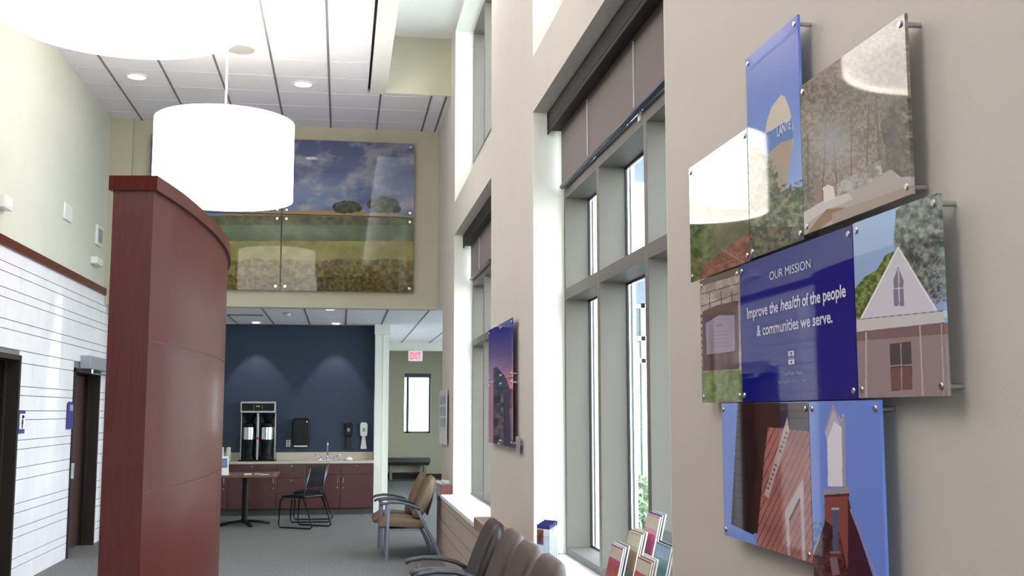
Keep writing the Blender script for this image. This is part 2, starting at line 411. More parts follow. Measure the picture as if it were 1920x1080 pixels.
f = MB(); f.box(wy0+.06, wy0+.12, .1, .2, wz0, wz1); f.box(wy1-.045, wy1, .1, .2, wz0, wz1); f.box(wy0, wy1, .1, .2, wz0, wz0+.045); f.box(wy0, wy1, -.02, .2, wz1-.10, wz1)
f.build('window_frame', DKFR, r); MB().box(wy0+.04, wy1-.04, .14, .146, wz0+.04, wz1-.08).build('pane', GLASS, r)
# lobby front and side walls (seen from outside through the near bay)
w = MB(); CW = mat('blue_grey_cladding', (112, 122, 136), .7, noise=.03); CW2 = mat('pale_stucco', (236, 232, 220), .8)
w.box(XO, 6.0, 14.17, 14.21, 3.5, 4.8, 1); w.box(XO, 2.2, 14.2, 14.45, 0, 5.2); w.box(5.8, 6.0, 14.2, 14.45, 0, 5.2); w.box(2.2, 5.8, 14.2, 14.45, 0, .6); w.box(2.2, 5.8, 14.2, 14.45, 3.15, 5.2)
w.box(5.8, 6.0, 24.0, 28.6, 0, 5.2); w.box(5.8, 6.0, 14.45, 24, 3.15, 5.2); w.box(XO, 6.1, 14.15, 28.7, 5.2, 5.35)
struct(w.build('wall_lobby_front', [CW, CW2]))
r = sroot('window_4', (0, 14.3, 0)); f = MB(); g = MB()
for k in range(5): f.box(2.2+k*.885, 2.26+k*.885, -.05, .05, .6, 3.15)
for z in (.6, 2.35, 2.65, 3.09): f.box(2.2, 5.8, -.05, .05, z, z+.06)
g.box(2.22, 5.78, -.005, .005, .62, 3.13)
f.build('window_frame', ALU, r); g.build('pane', GLASS, r)
r = sroot('window_6', (5.9, 0, 0)); f = MB(); g = MB()  # unseen side glazing, added to bring daylight onto the lobby ceiling
for k in range(9): f.box(-.05, .05, 14.5+k*1.18, 14.56+k*1.18, 0, 3.15)
for z in (0, 3.09): f.box(-.05, .05, 14.45, 24, z, z+.06)
g.box(-.005, .005, 14.46, 23.98, .05, 3.1)
f.build('window_frame', ALU, r); g.build('pane', GLASS, r)
# room behind the camera: rear wall, with unseen glazing added as a daylight source
w = MB(); w.box(XL-.3, -2.7, -6.3, -6, 0, 6.9); w.box(.9, XW+.4, -6.3, -6, 0, 6.9); w.box(-2.7, .9, -6.3, -6, 4.5, 6.9)
struct(w.build('wall_rear', WALL))
r = sroot('window_5', (0, -6.1, 0)); f = MB()
for k in range(4): f.box(-2.7+k*1.18, -2.64+k*1.18, -.05, .05, 0, 4.5)
for z in (.0, 2.3, 4.44): f.box(-2.7, .9, -.05, .05, z, z+.06)
f.build('window_frame', FIN, r); MB().box(-2.68, .88, -.005, .005, .03, 4.48).build('pane', GLASS, r)
# ground and things outside
struct(MB().box(-60, 90, -60, 120, -.25, -.12).build('ground', mat('concrete_paving', (190, 188, 180), .9, noise=.08, nscale=2)))
def shrub(name, x, y, w, h, seed, label):
    r = random.Random(seed); m = MB(); st = MB()
    for i in range(1500):
        th = r.random()*6.283; ph = math.acos(2*r.random()-1); rr = (.55+.45*r.random())
        p = Vector((x+w*rr*math.sin(ph)*math.cos(th), y+w*rr*math.sin(ph)*math.sin(th), h*.55+h*.45*rr*math.cos(ph)))
        a = Vector((r.gauss(0, 1), r.gauss(0, 1), r.gauss(0, 1))).normalized(); b = a.orthogonal().normalized(); L = .05+.03*r.random()
        m.add([p-a*L, p+b*L*.45, p+a*L, p-b*L*.45], [(0, 1, 2, 3)], i % 2)
    t = thing(name, label, 'shrub', (0, 0, 0))
    for i in range(6): st.tube([(x, y, -.12), (x+r.gauss(0, .12)*w, y+r.gauss(0, .12)*w, h*.4), (x+r.gauss(0, .4)*w, y+r.gauss(0, .4)*w, h*.8)], .012, 6)
    m.build('foliage', [mat('leaf_green', (108, 132, 92), .6), mat('leaf_pale_green', (160, 182, 150), .6)], t); st.build('stem', mat('bark', (92, 76, 62), .9), t)
shrub('shrub', 3.35, 12.6, .5, 1.0, 3, 'pale green leafy shrub outside, seen low through the glass of the near window bay')

# ------------------------------------------------------------------ picture painting (procedural prints)
def nz(px, py, sc, seed, sy=None, oct=3):
    sy = sy or sc; out = np.zeros_like(px); amp = 1; tot = 0
    for o in range(oct):
        rs = np.random.RandomState(seed*13+o); T = rs.rand(64, 64)
        u = px/sc*(2**o)+seed*3.7; v = py/sy*(2**o)+seed*1.3
        iu = np.floor(u).astype(int); iv = np.floor(v).astype(int); fu = u-iu; fv = v-iv
        fu = fu*fu*(3-2*fu); fv = fv*fv*(3-2*fv)
        g = lambda i, j: T[i % 64, j % 64]
        out += amp*((g(iu, iv)*(1-fu)+g(iu+1, iv)*fu)*(1-fv)+(g(iu, iv+1)*(1-fu)+g(iu+1, iv+1)*fu)*fv); tot += amp; amp *= .55
    return out/tot
def inside(px, py, pts):
    m = np.zeros(px.shape, bool); n = len(pts)
    for i in range(n):
        x0, y0 = pts[i]; x1, y1 = pts[(i+1) % n]
        if y0 == y1: continue
        c = ((y0 > py) != (y1 > py)) & (px < (x1-x0)*(py-y0)/(y1-y0)+x0); m ^= c
    return m
def put(C, mask, col, a=1.0):
    if np.isscalar(a): a = np.full(mask.shape, a)
    k = (mask*a)[:, None]; C[:] = C*(1-k)+np.array(col, float)*k
def line(C, px, py, p, q, w, col):
    p = np.array(p, float); q = np.array(q, float); d = q-p; L = np.hypot(*d); d = d/L
    t = (px-p[0])*d[0]+(py-p[1])*d[1]; s = np.abs((px-p[0])*-d[1]+(py-p[1])*d[0])
    put(C, (t > 0) & (t < L) & (s < w/2), col)
def base(px, col): return np.tile(np.array(col, float), (px.size, 1))
def foliage(C, m, px, py, dark, light, seed, sc=9):
    n = nz(px, py, sc, seed, oct=4); n = np.clip((n-.3)/.4, 0, 1)[:, None]
    col = np.array(dark)*(1-n)+np.array(light)*n; C[m] = col[m]
def art_lake(px, py):
    C = base(px, (104, 128, 180)); put(C, py > 330, (150, 170, 200), .6)
    foliage(C, py > 392, px, py, (84, 84, 62), (122, 116, 88), 2, 30)
    foliage(C, inside(px, py, [(1315, 380), (1345, 400), (1330, 540), (1280, 560), (1280, 380)]), px, py, (62, 78, 48), (108, 114, 74), 3)
    foliage(C, inside(px, py, [(1418, 425), (1368, 462), (1320, 495), (1300, 560), (1420, 560)]), px, py, (98, 52, 44), (140, 84, 70), 4, 10)
    line(C, px, py, (1352, 466), (1405, 500), 1.6, (160, 110, 96)); line(C, px, py, (1340, 500), (1404, 478), 1.2, (150, 96, 84)); return C
def art_tower(px, py):
    t = np.clip((py-40)/330, 0, 1)[:, None]; C = np.array((90, 108, 186.))*(1-t)+np.array((132, 160, 214.))*t
    put(C, inside(px, py, [(1458, 186), (1464, 178), (1472, 182), (1480, 203), (1486, 234), (1487, 262), (1484, 285), (1474, 350), (1470, 380), (1452, 380), (1447, 320), (1440, 290), (1434, 258), (1437, 230), (1446, 202)]), (196, 186, 172))
    put(C, inside(px, py, [(1440, 289), (1460, 268), (1486, 258), (1484, 285), (1473, 360), (1455, 372), (1446, 320)]), (158, 142, 128))
    put(C, inside(px, py, [(1437, 250), (1459, 236), (1484, 222), (1487, 260), (1462, 268), (1440, 289), (1434, 258)]), (88, 118, 182))
    m = inside(px, py, [(1395, 284), (1404, 276), (1414, 280), (1422, 276), (1432, 290), (1445, 298), (1452, 330), (1462, 362), (1480, 352), (1510, 350), (1510, 520), (1395, 520)]) | ((nz(px, py, 5, 31) > .55) & inside(px, py, [(1395, 268), (1440, 280), (1470, 345), (1510, 335), (1510, 380), (1395, 380)]))
    foliage(C, m, px, py, (64, 72, 58), (140, 142, 112), 5, 7)
    foliage(C, m & (py > 425), px, py, (44, 46, 38), (104, 96, 62), 6, 7); return C
def art_park(px, py):
    C = base(px, (122, 108, 100)); foliage(C, px > 0, px, py, (96, 86, 80), (146, 130, 120), 7, 60)
    D = C.copy(); foliage(D, px > 0, px, py, (84, 74, 68), (164, 148, 138), 8, 5); C = C*.5+D*.5
    for k in range(7): x0 = 1515+k*27; line(C, px, py, (x0, 380-k*8), (x0+8*math.sin(k*2.1), 250-k*14), 2.2, (88, 78, 74))
    foliage(C, inside(px, py, [(1650, 230), (1672, 200), (1708, 180), (1715, 345), (1668, 322)]) & (nz(px, py, 12, 44) > .42), px, py, (66, 60, 56), (110, 100, 94), 18, 8)
    k = np.exp(-(((px-1560)/38)**2+((py-265)/48)**2)); put(C, px > 0, (146, 146, 156), k*.75)
    k = np.exp(-(((px-1680)/20)**2+((py-260)/90)**2)); put(C, px > 0, (92, 88, 86), k*.8)
    put(C, inside(px, py, [(1500, 400), (1560, 372), (1670, 318), (1690, 332), (1715, 330), (1715, 360), (1500, 450)]), (160, 150, 150))
    foliage(C, inside(px, py, [(1568, 345), (1650, 300), (1655, 330), (1570, 372)]), px, py, (120, 116, 112), (170, 166, 166), 9, 8)
    put(C, inside(px, py, [(1505, 400), (1540, 378), (1590, 362), (1600, 372), (1540, 400), (1505, 425)]), (186, 178, 182))
    put(C, inside(px, py, [(1543, 352), (1552, 346), (1563, 350), (1566, 372), (1545, 380)]), (206, 196, 190))
    put(C, inside(px, py, [(1530, 332), (1538, 340), (1542, 372), (1530, 380)]), (132, 108, 100))
    for q in range(10):
        a0 = math.pi*q/9; a1 = math.pi*(q+1)/9
        line(C, px, py, (1556-10*math.cos(a0), 338-16*math.sin(a0)), (1556-10*math.cos(a1), 338-16*math.sin(a1)), 2, (170, 140, 128))
    put(C, inside(px, py, [(1506, 448), (1530, 415), (1550, 392), (1585, 388), (1560, 412), (1522, 440)]), (132, 98, 74))
    put(C, inside(px, py, [(1560, 400), (1600, 385), (1715, 345), (1715, 365), (1560, 425)]), (148, 132, 124)); return C
def art_stone(px, py):
    C = base(px, (150, 134, 130)); foliage(C, px > 0, px, py, (134, 118, 114), (172, 156, 150), 11, 14)
    put(C, inside(px, py, [(1310, 525), (1392, 496), (1392, 513), (1310, 538)]), (92, 74, 72))
    for a, b in (((1313, 552), (1390, 530)), ((1313, 575), (1390, 548))): line(C, px, py, a, b, 1.8, (74, 60, 60))
    for xx in (1330, 1352, 1372): line(C, px, py, (xx, 546), (xx+1, 580), 1.5, (74, 60, 60))
    put(C, inside(px, py, [(1317, 584), (1345, 572), (1384, 563), (1386, 692), (1318, 696)]), (86, 60, 62))
    put(C, inside(px, py, [(1323, 606), (1348, 591), (1377, 591), (1378, 658), (1325, 665)]), (146, 130, 152))
    line(C, px, py, (1343, 611), (1353, 609), 4, (116, 102, 128))
    for yy in (622, 629, 636, 643, 650): line(C, px, py, (1331, yy+1), (1371, yy-2), 1.3, (122, 108, 134))
    for k in range(9): line(C, px, py, (1314, 590+k*12), (1316, 595+k*12), 3, (70, 58, 54))
    line(C, px, py, (1387, 520), (1388, 692), 1.6, (170, 152, 150))
    foliage(C, py > 693+(1391-px)*.06, px, py, (92, 104, 56), (126, 136, 84), 12, 7); return C
def art_blue(px, py): return base(px, (20, 26, 118))
def art_house(px, py):
    t = np.clip((py-400)/170, 0, 1)[:, None]; C = np.array((150, 176, 214.))*(1-t)+np.array((136, 158, 196.))*t
    foliage(C, inside(px, py, [(1680, 395), (1700, 380), (1765, 360), (1780, 560), (1740, 560), (1715, 520), (1690, 500), (1675, 455)]), px, py, (70, 76, 76), (142, 146, 140), 13, 9)
    foliage(C, inside(px, py, [(1735, 500), (1765, 470), (1780, 500), (1780, 570), (1745, 570)]) & (nz(px, py, 5, 41) < .5), px, py, (70, 76, 80), (140, 150, 164), 14, 6)
    foliage(C, inside(px, py, [(1600, 545), (1620, 520), (1645, 505), (1660, 478), (1680, 470), (1650, 560), (1605, 620)]), px, py, (66, 84, 44), (130, 144, 84), 15, 6)
    put(C, inside(px, py, [(1613, 598), (1684, 462), (1757, 583), (1760, 605), (1613, 612)]), (196, 192, 206))
    line(C, px, py, (1614, 598), (1684, 464), 3, (222, 218, 226)); line(C, px, py, (1684, 464), (1756, 582), 3, (222, 218, 226))
    put(C, inside(px, py, [(1676, 574), (1675, 525), (1684, 500), (1694, 525), (1695, 574)]), (124, 118, 138))
    line(C, px, py, (1685, 505), (1686, 574), 1.6, (206, 202, 214)); line(C, px, py, (1676, 541), (1695, 540), 1.4, (206, 202, 214))
    put(C, inside(px, py, [(1606, 598), (1770, 583), (1770, 604), (1606, 622)]), (190, 186, 190))
    line(C, px, py, (1608, 599), (1768, 583), 1.6, (110, 104, 104))
    put(C, inside(px, py, [(1606, 622), (1775, 604), (1780, 745), (1606, 752)]), (142, 124, 128))
    put(C, inside(px, py, [(1606, 622), (1775, 604), (1775, 626), (1606, 640)]), (120, 98, 98))
    line(C, px, py, (1624, 622), (1624, 745), 3, (176, 166, 174)); line(C, px, py, (1725, 611), (1730, 742), 3, (176, 166, 174)); line(C, px, py, (1765, 607), (1770, 742), 2.5, (166, 156, 164))
    put(C, inside(px, py, [(1668, 645), (1708, 640), (1711, 730), (1671, 733)]), (78, 72, 74)); put(C, inside(px, py, [(1671, 690), (1708, 688), (1710, 729), (1672, 731)]), (112, 84, 82))
    line(C, px, py, (1689, 644), (1691, 731), 2, (150, 140, 146)); line(C, px, py, (1668, 686), (1710, 684), 2, (150, 140, 146)); return C
def art_barn(px, py):
    C = base(px, (108, 132, 208))
    put(C, inside(px, py, [(1383, 755), (1525, 755), (1525, 1000), (1416, 1000), (1412, 1001), (1371, 983)]), (60, 38, 36))
    put(C, inside(px, py, [(1383, 755), (1412, 757), (1425, 870), (1410, 930), (1413, 1003), (1371, 983)]), (44, 28, 28))
    barn = inside(px, py, [(1440, 801), (1517, 809), (1530, 1060), (1415, 1060), (1425, 950), (1434, 850)])
    put(C, barn, (156, 98, 92))
    n = nz(px, py, 40, 21); C[barn] = (C*(.86+.28*n)[:, None])[barn]
    for k in range(-13, 12):
        x0 = 1410+k*11; B = base(px, (96, 54, 52)); m = np.zeros(px.shape, bool)
        d = (px-x0)*.906-(1060-py)*.423; L = C.copy(); 
        sel = barn & (np.abs(d) < .8); C[sel] = (100, 58, 56)
    put(C, inside(px, py, [(1476, 781), (1480, 810), (1441, 934), (1433, 928)]), (176, 160, 160))
    for k in range(13):
        if k in (5, 6): continue
        cx = 1475-k*2.9; cy = 812+k*8.6; line(C, px, py, (cx-2.4, cy-2), (cx+2.2, cy+2.5), 1.8, (70, 56, 60)); line(C, px, py, (cx-2, cy+2), (cx+1.5, cy-3), 1.2, (80, 64, 66))
    put(C, inside(px, py, [(1506, 895), (1511, 1052), (1504, 1050), (1500, 934), (1480, 976), (1482, 1045), (1477, 1043), (1472, 958)]), (176, 160, 164))
    line(C, px, py, (1480, 976), (1500, 934), 3, (62, 44, 50))
    put(C, inside(px, py, [(1352, 985), (1371, 983), (1413, 1003), (1417, 1030), (1352, 1030)]), (120, 146, 216)); return C
def art_church(px, py):
    C = base(px, (104, 130, 206))
    put(C, inside(px, py, [(1546, 810), (1562, 759), (1584, 800), (1583, 776), (1578, 778), (1580, 912), (1552, 912), (1551, 826)]), (176, 172, 190))
    put(C, inside(px, py, [(1551, 826), (1564, 790), (1578, 802), (1580, 912), (1553, 912)]), (214, 210, 222))
    line(C, px, py, (1547, 808), (1562, 762), 4, (150, 146, 168)); line(C, px, py, (1562, 762), (1579, 800), 4, (150, 146, 168))
    put(C, inside(px, py, [(1579, 780), (1584, 778), (1586, 912), (1580, 912)]), (150, 146, 160))
    put(C, inside(px, py, [(1543, 917), (1592, 912), (1594, 930), (1545, 932)]), (150, 138, 150)); put(C, inside(px, py, [(1545, 928), (1592, 925), (1592, 931), (1545, 934)]), (60, 44, 56))
    put(C, inside(px, py, [(1546, 932), (1590, 930), (1594, 1100), (1546, 1100)]), (126, 70, 64))
    put(C, inside(px, py, [(1590, 930), (1597, 960), (1640, 1090), (1660, 1170), (1560, 1170), (1590, 1060)]), (56, 32, 46))
    line(C, px, py, (1594, 955), (1645, 1085), 2.5, (150, 140, 150))
    foliage(C, inside(px, py, [(1546, 975), (1524, 1045), (1526, 1170), (1640, 1170), (1590, 1080), (1575, 1000), (1560, 985)]), px, py, (46, 28, 34), (104, 52, 52), 24, 12)
    put(C, inside(px, py, [(1560, 955), (1566, 948), (1572, 955), (1572, 1035), (1562, 1035)]), (72, 84, 116)); line(C, px, py, (1559, 954), (1574, 954), 4, (196, 170, 150))
    line(C, px, py, (1546, 978), (1525, 1040), 2, (150, 140, 160)); line(C, px, py, (1556, 1036), (1576, 1036), 4, (120, 108, 116)); line(C, px, py, (1562, 1045), (1568, 1078), 14, (120, 96, 104))
    foliage(C, inside(px, py, [(1520, 980), (1535, 975), (1545, 985), (1530, 1020), (1520, 1030)]), px, py, (74, 92, 140), (104, 130, 200), 25, 6); return C
def art_field(px, py):
    C = base(px, (110, 124, 158)); t = np.clip((py-262)/150, 0, 1)[:, None]
    C = np.array((84, 88, 122.))*(1-t)+np.array((108, 130, 166.))*t
    n = nz(px+py*.8, py-px*.35, 46, 51, 30, oct=4); k = np.clip((n-.5)*5, 0, 1); put(C, px > 0, (160, 154, 162), k*.75)
    n = nz(px+py, py, 60, 52, 26, oct=4); k = np.clip((n-.5)*4, 0, 1); put(C, px > 0, (78, 82, 118), k*.6)
    ridge = 404-9*np.sin(np.clip((px-400)/390, 0, 1)*math.pi)+np.clip((px-640)/140, 0, 1)*4
    put(C, py > ridge, (158, 128, 84)); put(C, py > ridge+7, (150, 140, 96)); foliage(C, py > 404+np.maximum(0, px-540)*.02, px, py, (70, 74, 52), (98, 98, 66), 53, 8)
    foliage(C, py > 422, px, py, (84, 98, 72), (98, 110, 82), 54, 14); foliage(C, py > 452, px, py, (128, 122, 70), (150, 142, 88), 55, 20)
    foliage(C, py > 482+nz(px, py, 20, 57)*12, px, py, (78, 72, 40), (134, 118, 68), 56, 6)
    foliage(C, py > 512+nz(px, py, 20, 58)*14, px, py, (62, 54, 34), (112, 98, 50), 59, 5)
    for cx, cy, w, h in ((651, 388, 26, 12), (718, 384, 30, 16), (640, 392, 14, 8), (668, 391, 12, 7), (742, 392, 10, 8)):
        m = (((px-cx)/w)**2+((py-cy)/h)**2 < .75+.5*nz(px, py, 7, 60)) & (py < 400); foliage(C, m, px, py, (40, 46, 36), (84, 86, 66), 61, 6)
    return C
def art_sunset(px, py):
    t = np.clip((py-612)/110, 0, 1)[:, None]; C = np.array((38, 40, 112.))*(1-t)+np.array((158, 116, 132.))*t
    k = np.exp(-(((px-972)/20)**2+((py-715)/22)**2)); put(C, px > 0, (206, 130, 108), k*.7)
    put(C, inside(px, py, [(925, 690), (934, 692), (950, 712), (956, 730), (962, 728), (976, 722), (980, 840), (925, 840)]), (62, 50, 62))
    foliage(C, inside(px, py, [(925, 690), (932, 688), (946, 705), (953, 722), (950, 735), (925, 735)]), px, py, (36, 36, 50), (74, 70, 84), 71, 5)
    put(C, inside(px, py, [(958, 730), (968, 728), (976, 732), (976, 760), (956, 762)]), (112, 74, 84)); foliage(C, inside(px, py, [(926, 738), (944, 738), (944, 835), (926, 835)]), px, py, (40, 36, 40), (104, 90, 80), 72, 7)
    put(C, inside(px, py, [(955, 765), (974, 760), (976, 815), (958, 826)]), (118, 92, 108)); put(C, inside(px, py, [(960, 778), (974, 774), (975, 800), (962, 806)]), (140, 88, 98)); return C
def picture(name, label, X, ya, yb, z0, z1, fn, n=(160, 160), axis='x', thick=.008, wall=None, studs=True, group=None, gain=1.3, edge=.02, edge_mat=None, cat='picture'):
    """acrylic panel: coloured grid on its face, thickness behind, four metal standoffs to the wall.  ya is its left side, yb its right side"""
    nu, nv = n; U, V = np.meshgrid(np.linspace(ya, yb, nu+1), np.linspace(z0, z1, nv+1), indexing='ij'); U = U.ravel(); V = V.ravel()
    cy, cz = (ya+yb)/2, z0
    if axis == 'x': px, py = to_px(X, U, V)
    else: px, py = to_px(U, X, V)
    C = np.clip(fn(px, py), 0, 255)
    lin = np.clip(s2l(C)*gain, 0, .95)
    loc = (X, cy, cz) if axis == 'x' else (cy, X, cz)
    t = thing(name, label, cat, loc, group=group)
    N = (nu+1)*(nv+1); A = np.zeros((N, 3)); 
    if axis == 'x': A[:, 1] = U-cy; A[:, 2] = V-cz
    else: A[:, 0] = U-cy; A[:, 2] = V-cz
    idx = np.arange(N).reshape(nu+1, nv+1)
    ring = list(idx[:, 0])+list(idx[-1, 1:])+list(idx[-2::-1, -1])+list(idx[0, -2:0:-1])
    Bk = A[ring].copy(); Bk[:, 0 if axis == 'x' else 1] += thick
    fs = np.stack([idx[:-1, :-1], idx[1:, :-1], idx[1:, 1:], idx[:-1, 1:]], -1).reshape(-1, 4).tolist()
    R = len(ring)
    for i in range(R): fs.append([ring[(i+1) % R], ring[i], N+i, N+(i+1) % R])
    fs.append([N+i for i in range(R)])
    vs = np.vstack([A, Bk]); cols = np.vstack([lin, lin[ring]]); cols = np.hstack([cols, np.ones((len(cols), 1))])
    me = bpy.data.meshes.new('print'); me.from_pydata(vs.tolist(), [], fs); me.materials.append(PRINT)
    if axis == 'y': pass
    at = me.color_attributes.new('art', 'FLOAT_COLOR', 'POINT'); at.data.foreach_set('color', cols.ravel())
    o = bpy.data.objects.new('print', me); COL.objects.link(o); o.parent = t
    if studs:
        wall = XW if wall is None else wall; D = wall-X-.0005
        for u in (ya, yb):
            for v in (z0, z1):
                su = edge*(1 if u == min(ya, yb) else -1); sv = edge*(1 if v == z0 else -1)
                m = MB(); P = (lambda d: (d, u+su-cy, v+sv-cz)) if axis == 'x' else (lambda d: (u+su-cy, d, v+sv-cz))
                k = studs if studs is not True else 1
                m.cyl(P(-.004*k), P(-.001), .0065*k, .0085*k, 16); m.cyl(P(-.001), P(.0), .0085*k, n=16); m.cyl(P(thick), P(D), .0065*k, n=14)
                m.build('standoff', STEEL, t, smooth='auto')
    return t
PRINT = printed('glossy_print')
XP = 1.25
g = 'acrylic photo panels of the collage'
picture('photo_panel', 'leftmost collage panel, sky over a green and red field', XP, 3.808, 3.2215, 2.167, 2.590, art_lake, (150, 170), group=g)
tp = picture('photo_panel', 'tall narrow collage panel showing a water tower above trees against blue sky', XP, 3.2165, 2.8165, 2.172, 2.812, art_tower, (130, 300), group=g)
picture('photo_panel', 'top right collage panel showing grey brown trees and a stone footbridge', XP, 2.8135, 2.236, 2.183, 2.602, art_park, (200, 260), group=g)
picture('photo_panel', 'collage panel of a plaque in a stone wall over grass', XP, 3.707, 3.3165, 1.731, 2.161, art_stone, (120, 240), group=g)
mp = picture('mission_panel', 'navy blue collage panel with the white mission statement lettering', XP, 3.3135, 2.5300, 1.731, 2.163, art_blue, (8, 8), group=g)
picture('photo_panel', 'collage panel of a white gabled house with a pointed window under trees', XP, 2.5255, 2.127, 1.733, 2.165, art_house, (190, 340), group=g)
picture('photo_panel', 'lower left collage panel of a red plank barn with a white sign', XP, 3.509, 2.8215, 1.298, 1.7275, art_barn, (180, 290), group=g)
picture('photo_panel', 'lower right tall collage panel of a church with a white steeple', XP, 2.8180, 2.422, 1.090, 1.7275, art_church, (150, 380), group=g)
LET = mat('white_lettering', (214, 216, 236), .4); LET2 = mat('pale_lettering', (176, 178, 222), .4)
def letter(px0, px1, pyb, pyb1, em, body, m, nm='lettering', bold=0, shear=0, par=None, org=None):
    X = XP-.0012; y0, z0 = on_x(px0, pyb, X); y1, z1 = on_x(px1, pyb1, X)
    L = par.location
    text_mesh(nm, body, (y0-y1, em), (X-L.x, y0-L.y, (z0+z1)/2-L.z), (0, -1, 0), (0, 0, 1), m, par, bold, shear)
letter(1443, 1520, 525, 503, .036, 'OUR MISSION', LET, par=mp)
letter(1401, 1459, 598, 584, .047, 'Improve the', LET, bold=.022, par=mp)
letter(1463, 1501, 582, 575, .047, 'health', LET, bold=.022, shear=.25, par=mp)
letter(1504, 1586, 574, 556, .047, 'of the people', LET, bold=.022, par=mp)
letter(1419, 1561, 629, 606, .047, '& communities we serve.', LET, bold=.022, par=mp)
letter(1465, 1506, 704, 702, .016, 'CrossPoint Health', LET2, par=mp)
letter(1459, 1514, 718, 716, .012, 'Cass Regional Medical Center', LET2, par=mp)
letter(1457, 1483, 254, 243, .040, 'LANTE', mat('tower_letter', (184, 190, 214), .4), bold=.02, par=tp)
m = MB(); L = mp.location
ya, za = on_x(1479, 684, XP); yb, zb = on_x(1489.5, 657, XP)
w2 = ya-yb
for k, (u0, u1, v0, v1) in enumerate(((0, .36, .60, 1), (.64, 1, .60, 1), (.36, .64, .66, .74), (.36, .64, .9, 1), (0, 1, .46, .50), (0, .36, 0, .38), (.64, 1, 0, .38), (.36, .64, .0, .10), (.36, .64, .26, .38))):
    m.box(-.0012, -.0008, ya-L.y-u1*w2, ya-L.y-u0*w2, za-L.z+v0*(zb-za), za-L.z+v1*(zb-za))
m.build('emblem', LET, mp)
# four panel landscape on the wall above the coffee nook
g = 'landscape panels above the coffee nook'
for (x0, x1, z0, z1, lb) in ((-2.62, -.862, 4.405, 5.455, 'upper left landscape panel of sky, mostly behind the round pendant'), (-.846, .955, 4.405, 5.455, 'upper right landscape panel of cloudy sky with two dark trees'),
                             (-2.62, -.862, 3.345, 4.390, 'lower left landscape panel of green field, partly behind the mahogany partition'), (-.846, .955, 3.345, 4.390, 'lower right landscape panel of golden grass')):
    picture('landscape_panel', lb, YB-.07, x0, x1, z0, z1, art_field, (230, 130), axis='y', gain=1.0, wall=YB, thick=.01, group=g, edge=.055, studs=3)
# sunset picture on the pier: upper and lower rows of two panels
g = 'dusk photo panels on the pier between the bays'
for (a, b, z0, z1, lb) in ((9.38, 8.66, 1.955, 2.40, 'upper left dusk sky panel on the pier'), (8.655, 8.06, 1.955, 2.40, 'upper right dusk sky panel on the pier'),
                           (9.38, 8.66, 1.44, 1.95, 'lower left dusk building panel on the pier'), (8.655, 8.06, 1.44, 1.95, 'lower right dusk building panel on the pier')):
    picture('dusk_panel', lb, XW-.05, a, b, z0, z1, art_sunset, (50, 110), group=g, studs=1.3, edge=.03, gain=2.0)
t = thing('name_plaque', 'small clear label plate on the pier below the dusk picture', 'plaque', (XW, 7.93, 1.46))
MB().box(-.03, -.025, -.09, .09, -.06, .06).build('plate', mat('frosted_acrylic', (170, 160, 176), .15), t, bevel=.002)
MB().cyl((-.036, 0, 0), (0, 0, 0), .01).build('standoff', STEEL, t)
# small picture set on the far end of the right wall
t = thing('award_panel', 'narrow pale panel with three grey photos on the far end of the right wall', 'picture', (XW, 13.85, 1.29))
MB().box(-.035, -.022, -.46, .46, 0, .68).build('panel', mat('pale_panel', (206, 200, 200), .3), t, bevel=.003)
m = MB()
for k in range(3): m.box(-.0365, -.0345, -.38, .38, .60-k*.14-.10, .60-k*.14+.01)
m.build('photo', mat('grey_photo', (134, 138, 152), .3, noise=.3, nscale=9), t)
for a_, b_ in ((-.4, .08), (.4, .08), (-.4, .62), (.4, .62)): MB().cyl((-.022, a_, b_), (-.0006, a_, b_), .012).build('standoff', STEEL, t)

# ------------------------------------------------------------------ pendants
def pendant(label):
    r = thing('drum_pendant', label, 'pendant light', (-1.17, 10.75, 3.75), group='round white drum pendants')
    m = MB(); R = .665; m.lathe([(R, 0), (R, .76), (R-.012, .76), (R-.012, 0), (R, 0)], n=72); m.build('lamp_shade', LAMP, r, smooth='auto')
    MB().lathe([(.0, .03), (R-.012, .03), (R-.012, .04), (.0, .04)], n=72).build('diffuser', LAMP, r)
    m = MB()
    for k in range(3):
        a = k*2.094; m.tube([(0, 0, .74), (math.cos(a)*(R-.012), math.sin(a)*(R-.012), .74)], .006, 6)
    m.build('spider', STEEL, r)
    MB().cyl((0, 0, .74), (0, 0, ZC-3.75-.03), .010, n=10).build('stem', mat('pale_stem', (220, 220, 232), .3), r)
    MB().lathe([(0.01, -.045), (.03, -.04), (.075, -.012), (.075, 0)], (0, 0, ZC-3.75), 24).build('canopy', STEEL, r, smooth=True)
    return r
p0 = pendant('large lit white drum pendant hanging in front of the landscape picture')
p2 = copy_tree(p0); p2.location = (-1.20, 1.55, 3.86); p2['label'] = 'added lit white drum pendant over the camera position, unseen, brightening the right wall'  # extra unseen pendant, added to light the near right wall
p1 = copy_tree(p0); p1.location = (-1.25, 6.15, 3.86); p1['label'] = 'large lit white drum pendant nearest the camera, cut off at the top left'
for ch in list(p1.children)+list(p2.children):
    if ch.name.startswith('canopy') or ch.name.startswith('stem'): ch.location.z -= .11
t = thing('added_pocket_lamp', 'added linear lamp, out of sight, brightening the raised pocket above the windows', 'ceiling light', (.487, 3.2, 6.05))  # hidden lamp added to brighten the recess ceiling
MB().box(0, .05, -8.2, 8.2, 0, .03).build('housing', PLAST, t); MB().box(.004, .046, -8.15, 8.15, .0301, .045).build('lit_strip', mat('lit_strip', (250, 250, 250), .5, emis=(250, 250, 255), estr=40.0), t)
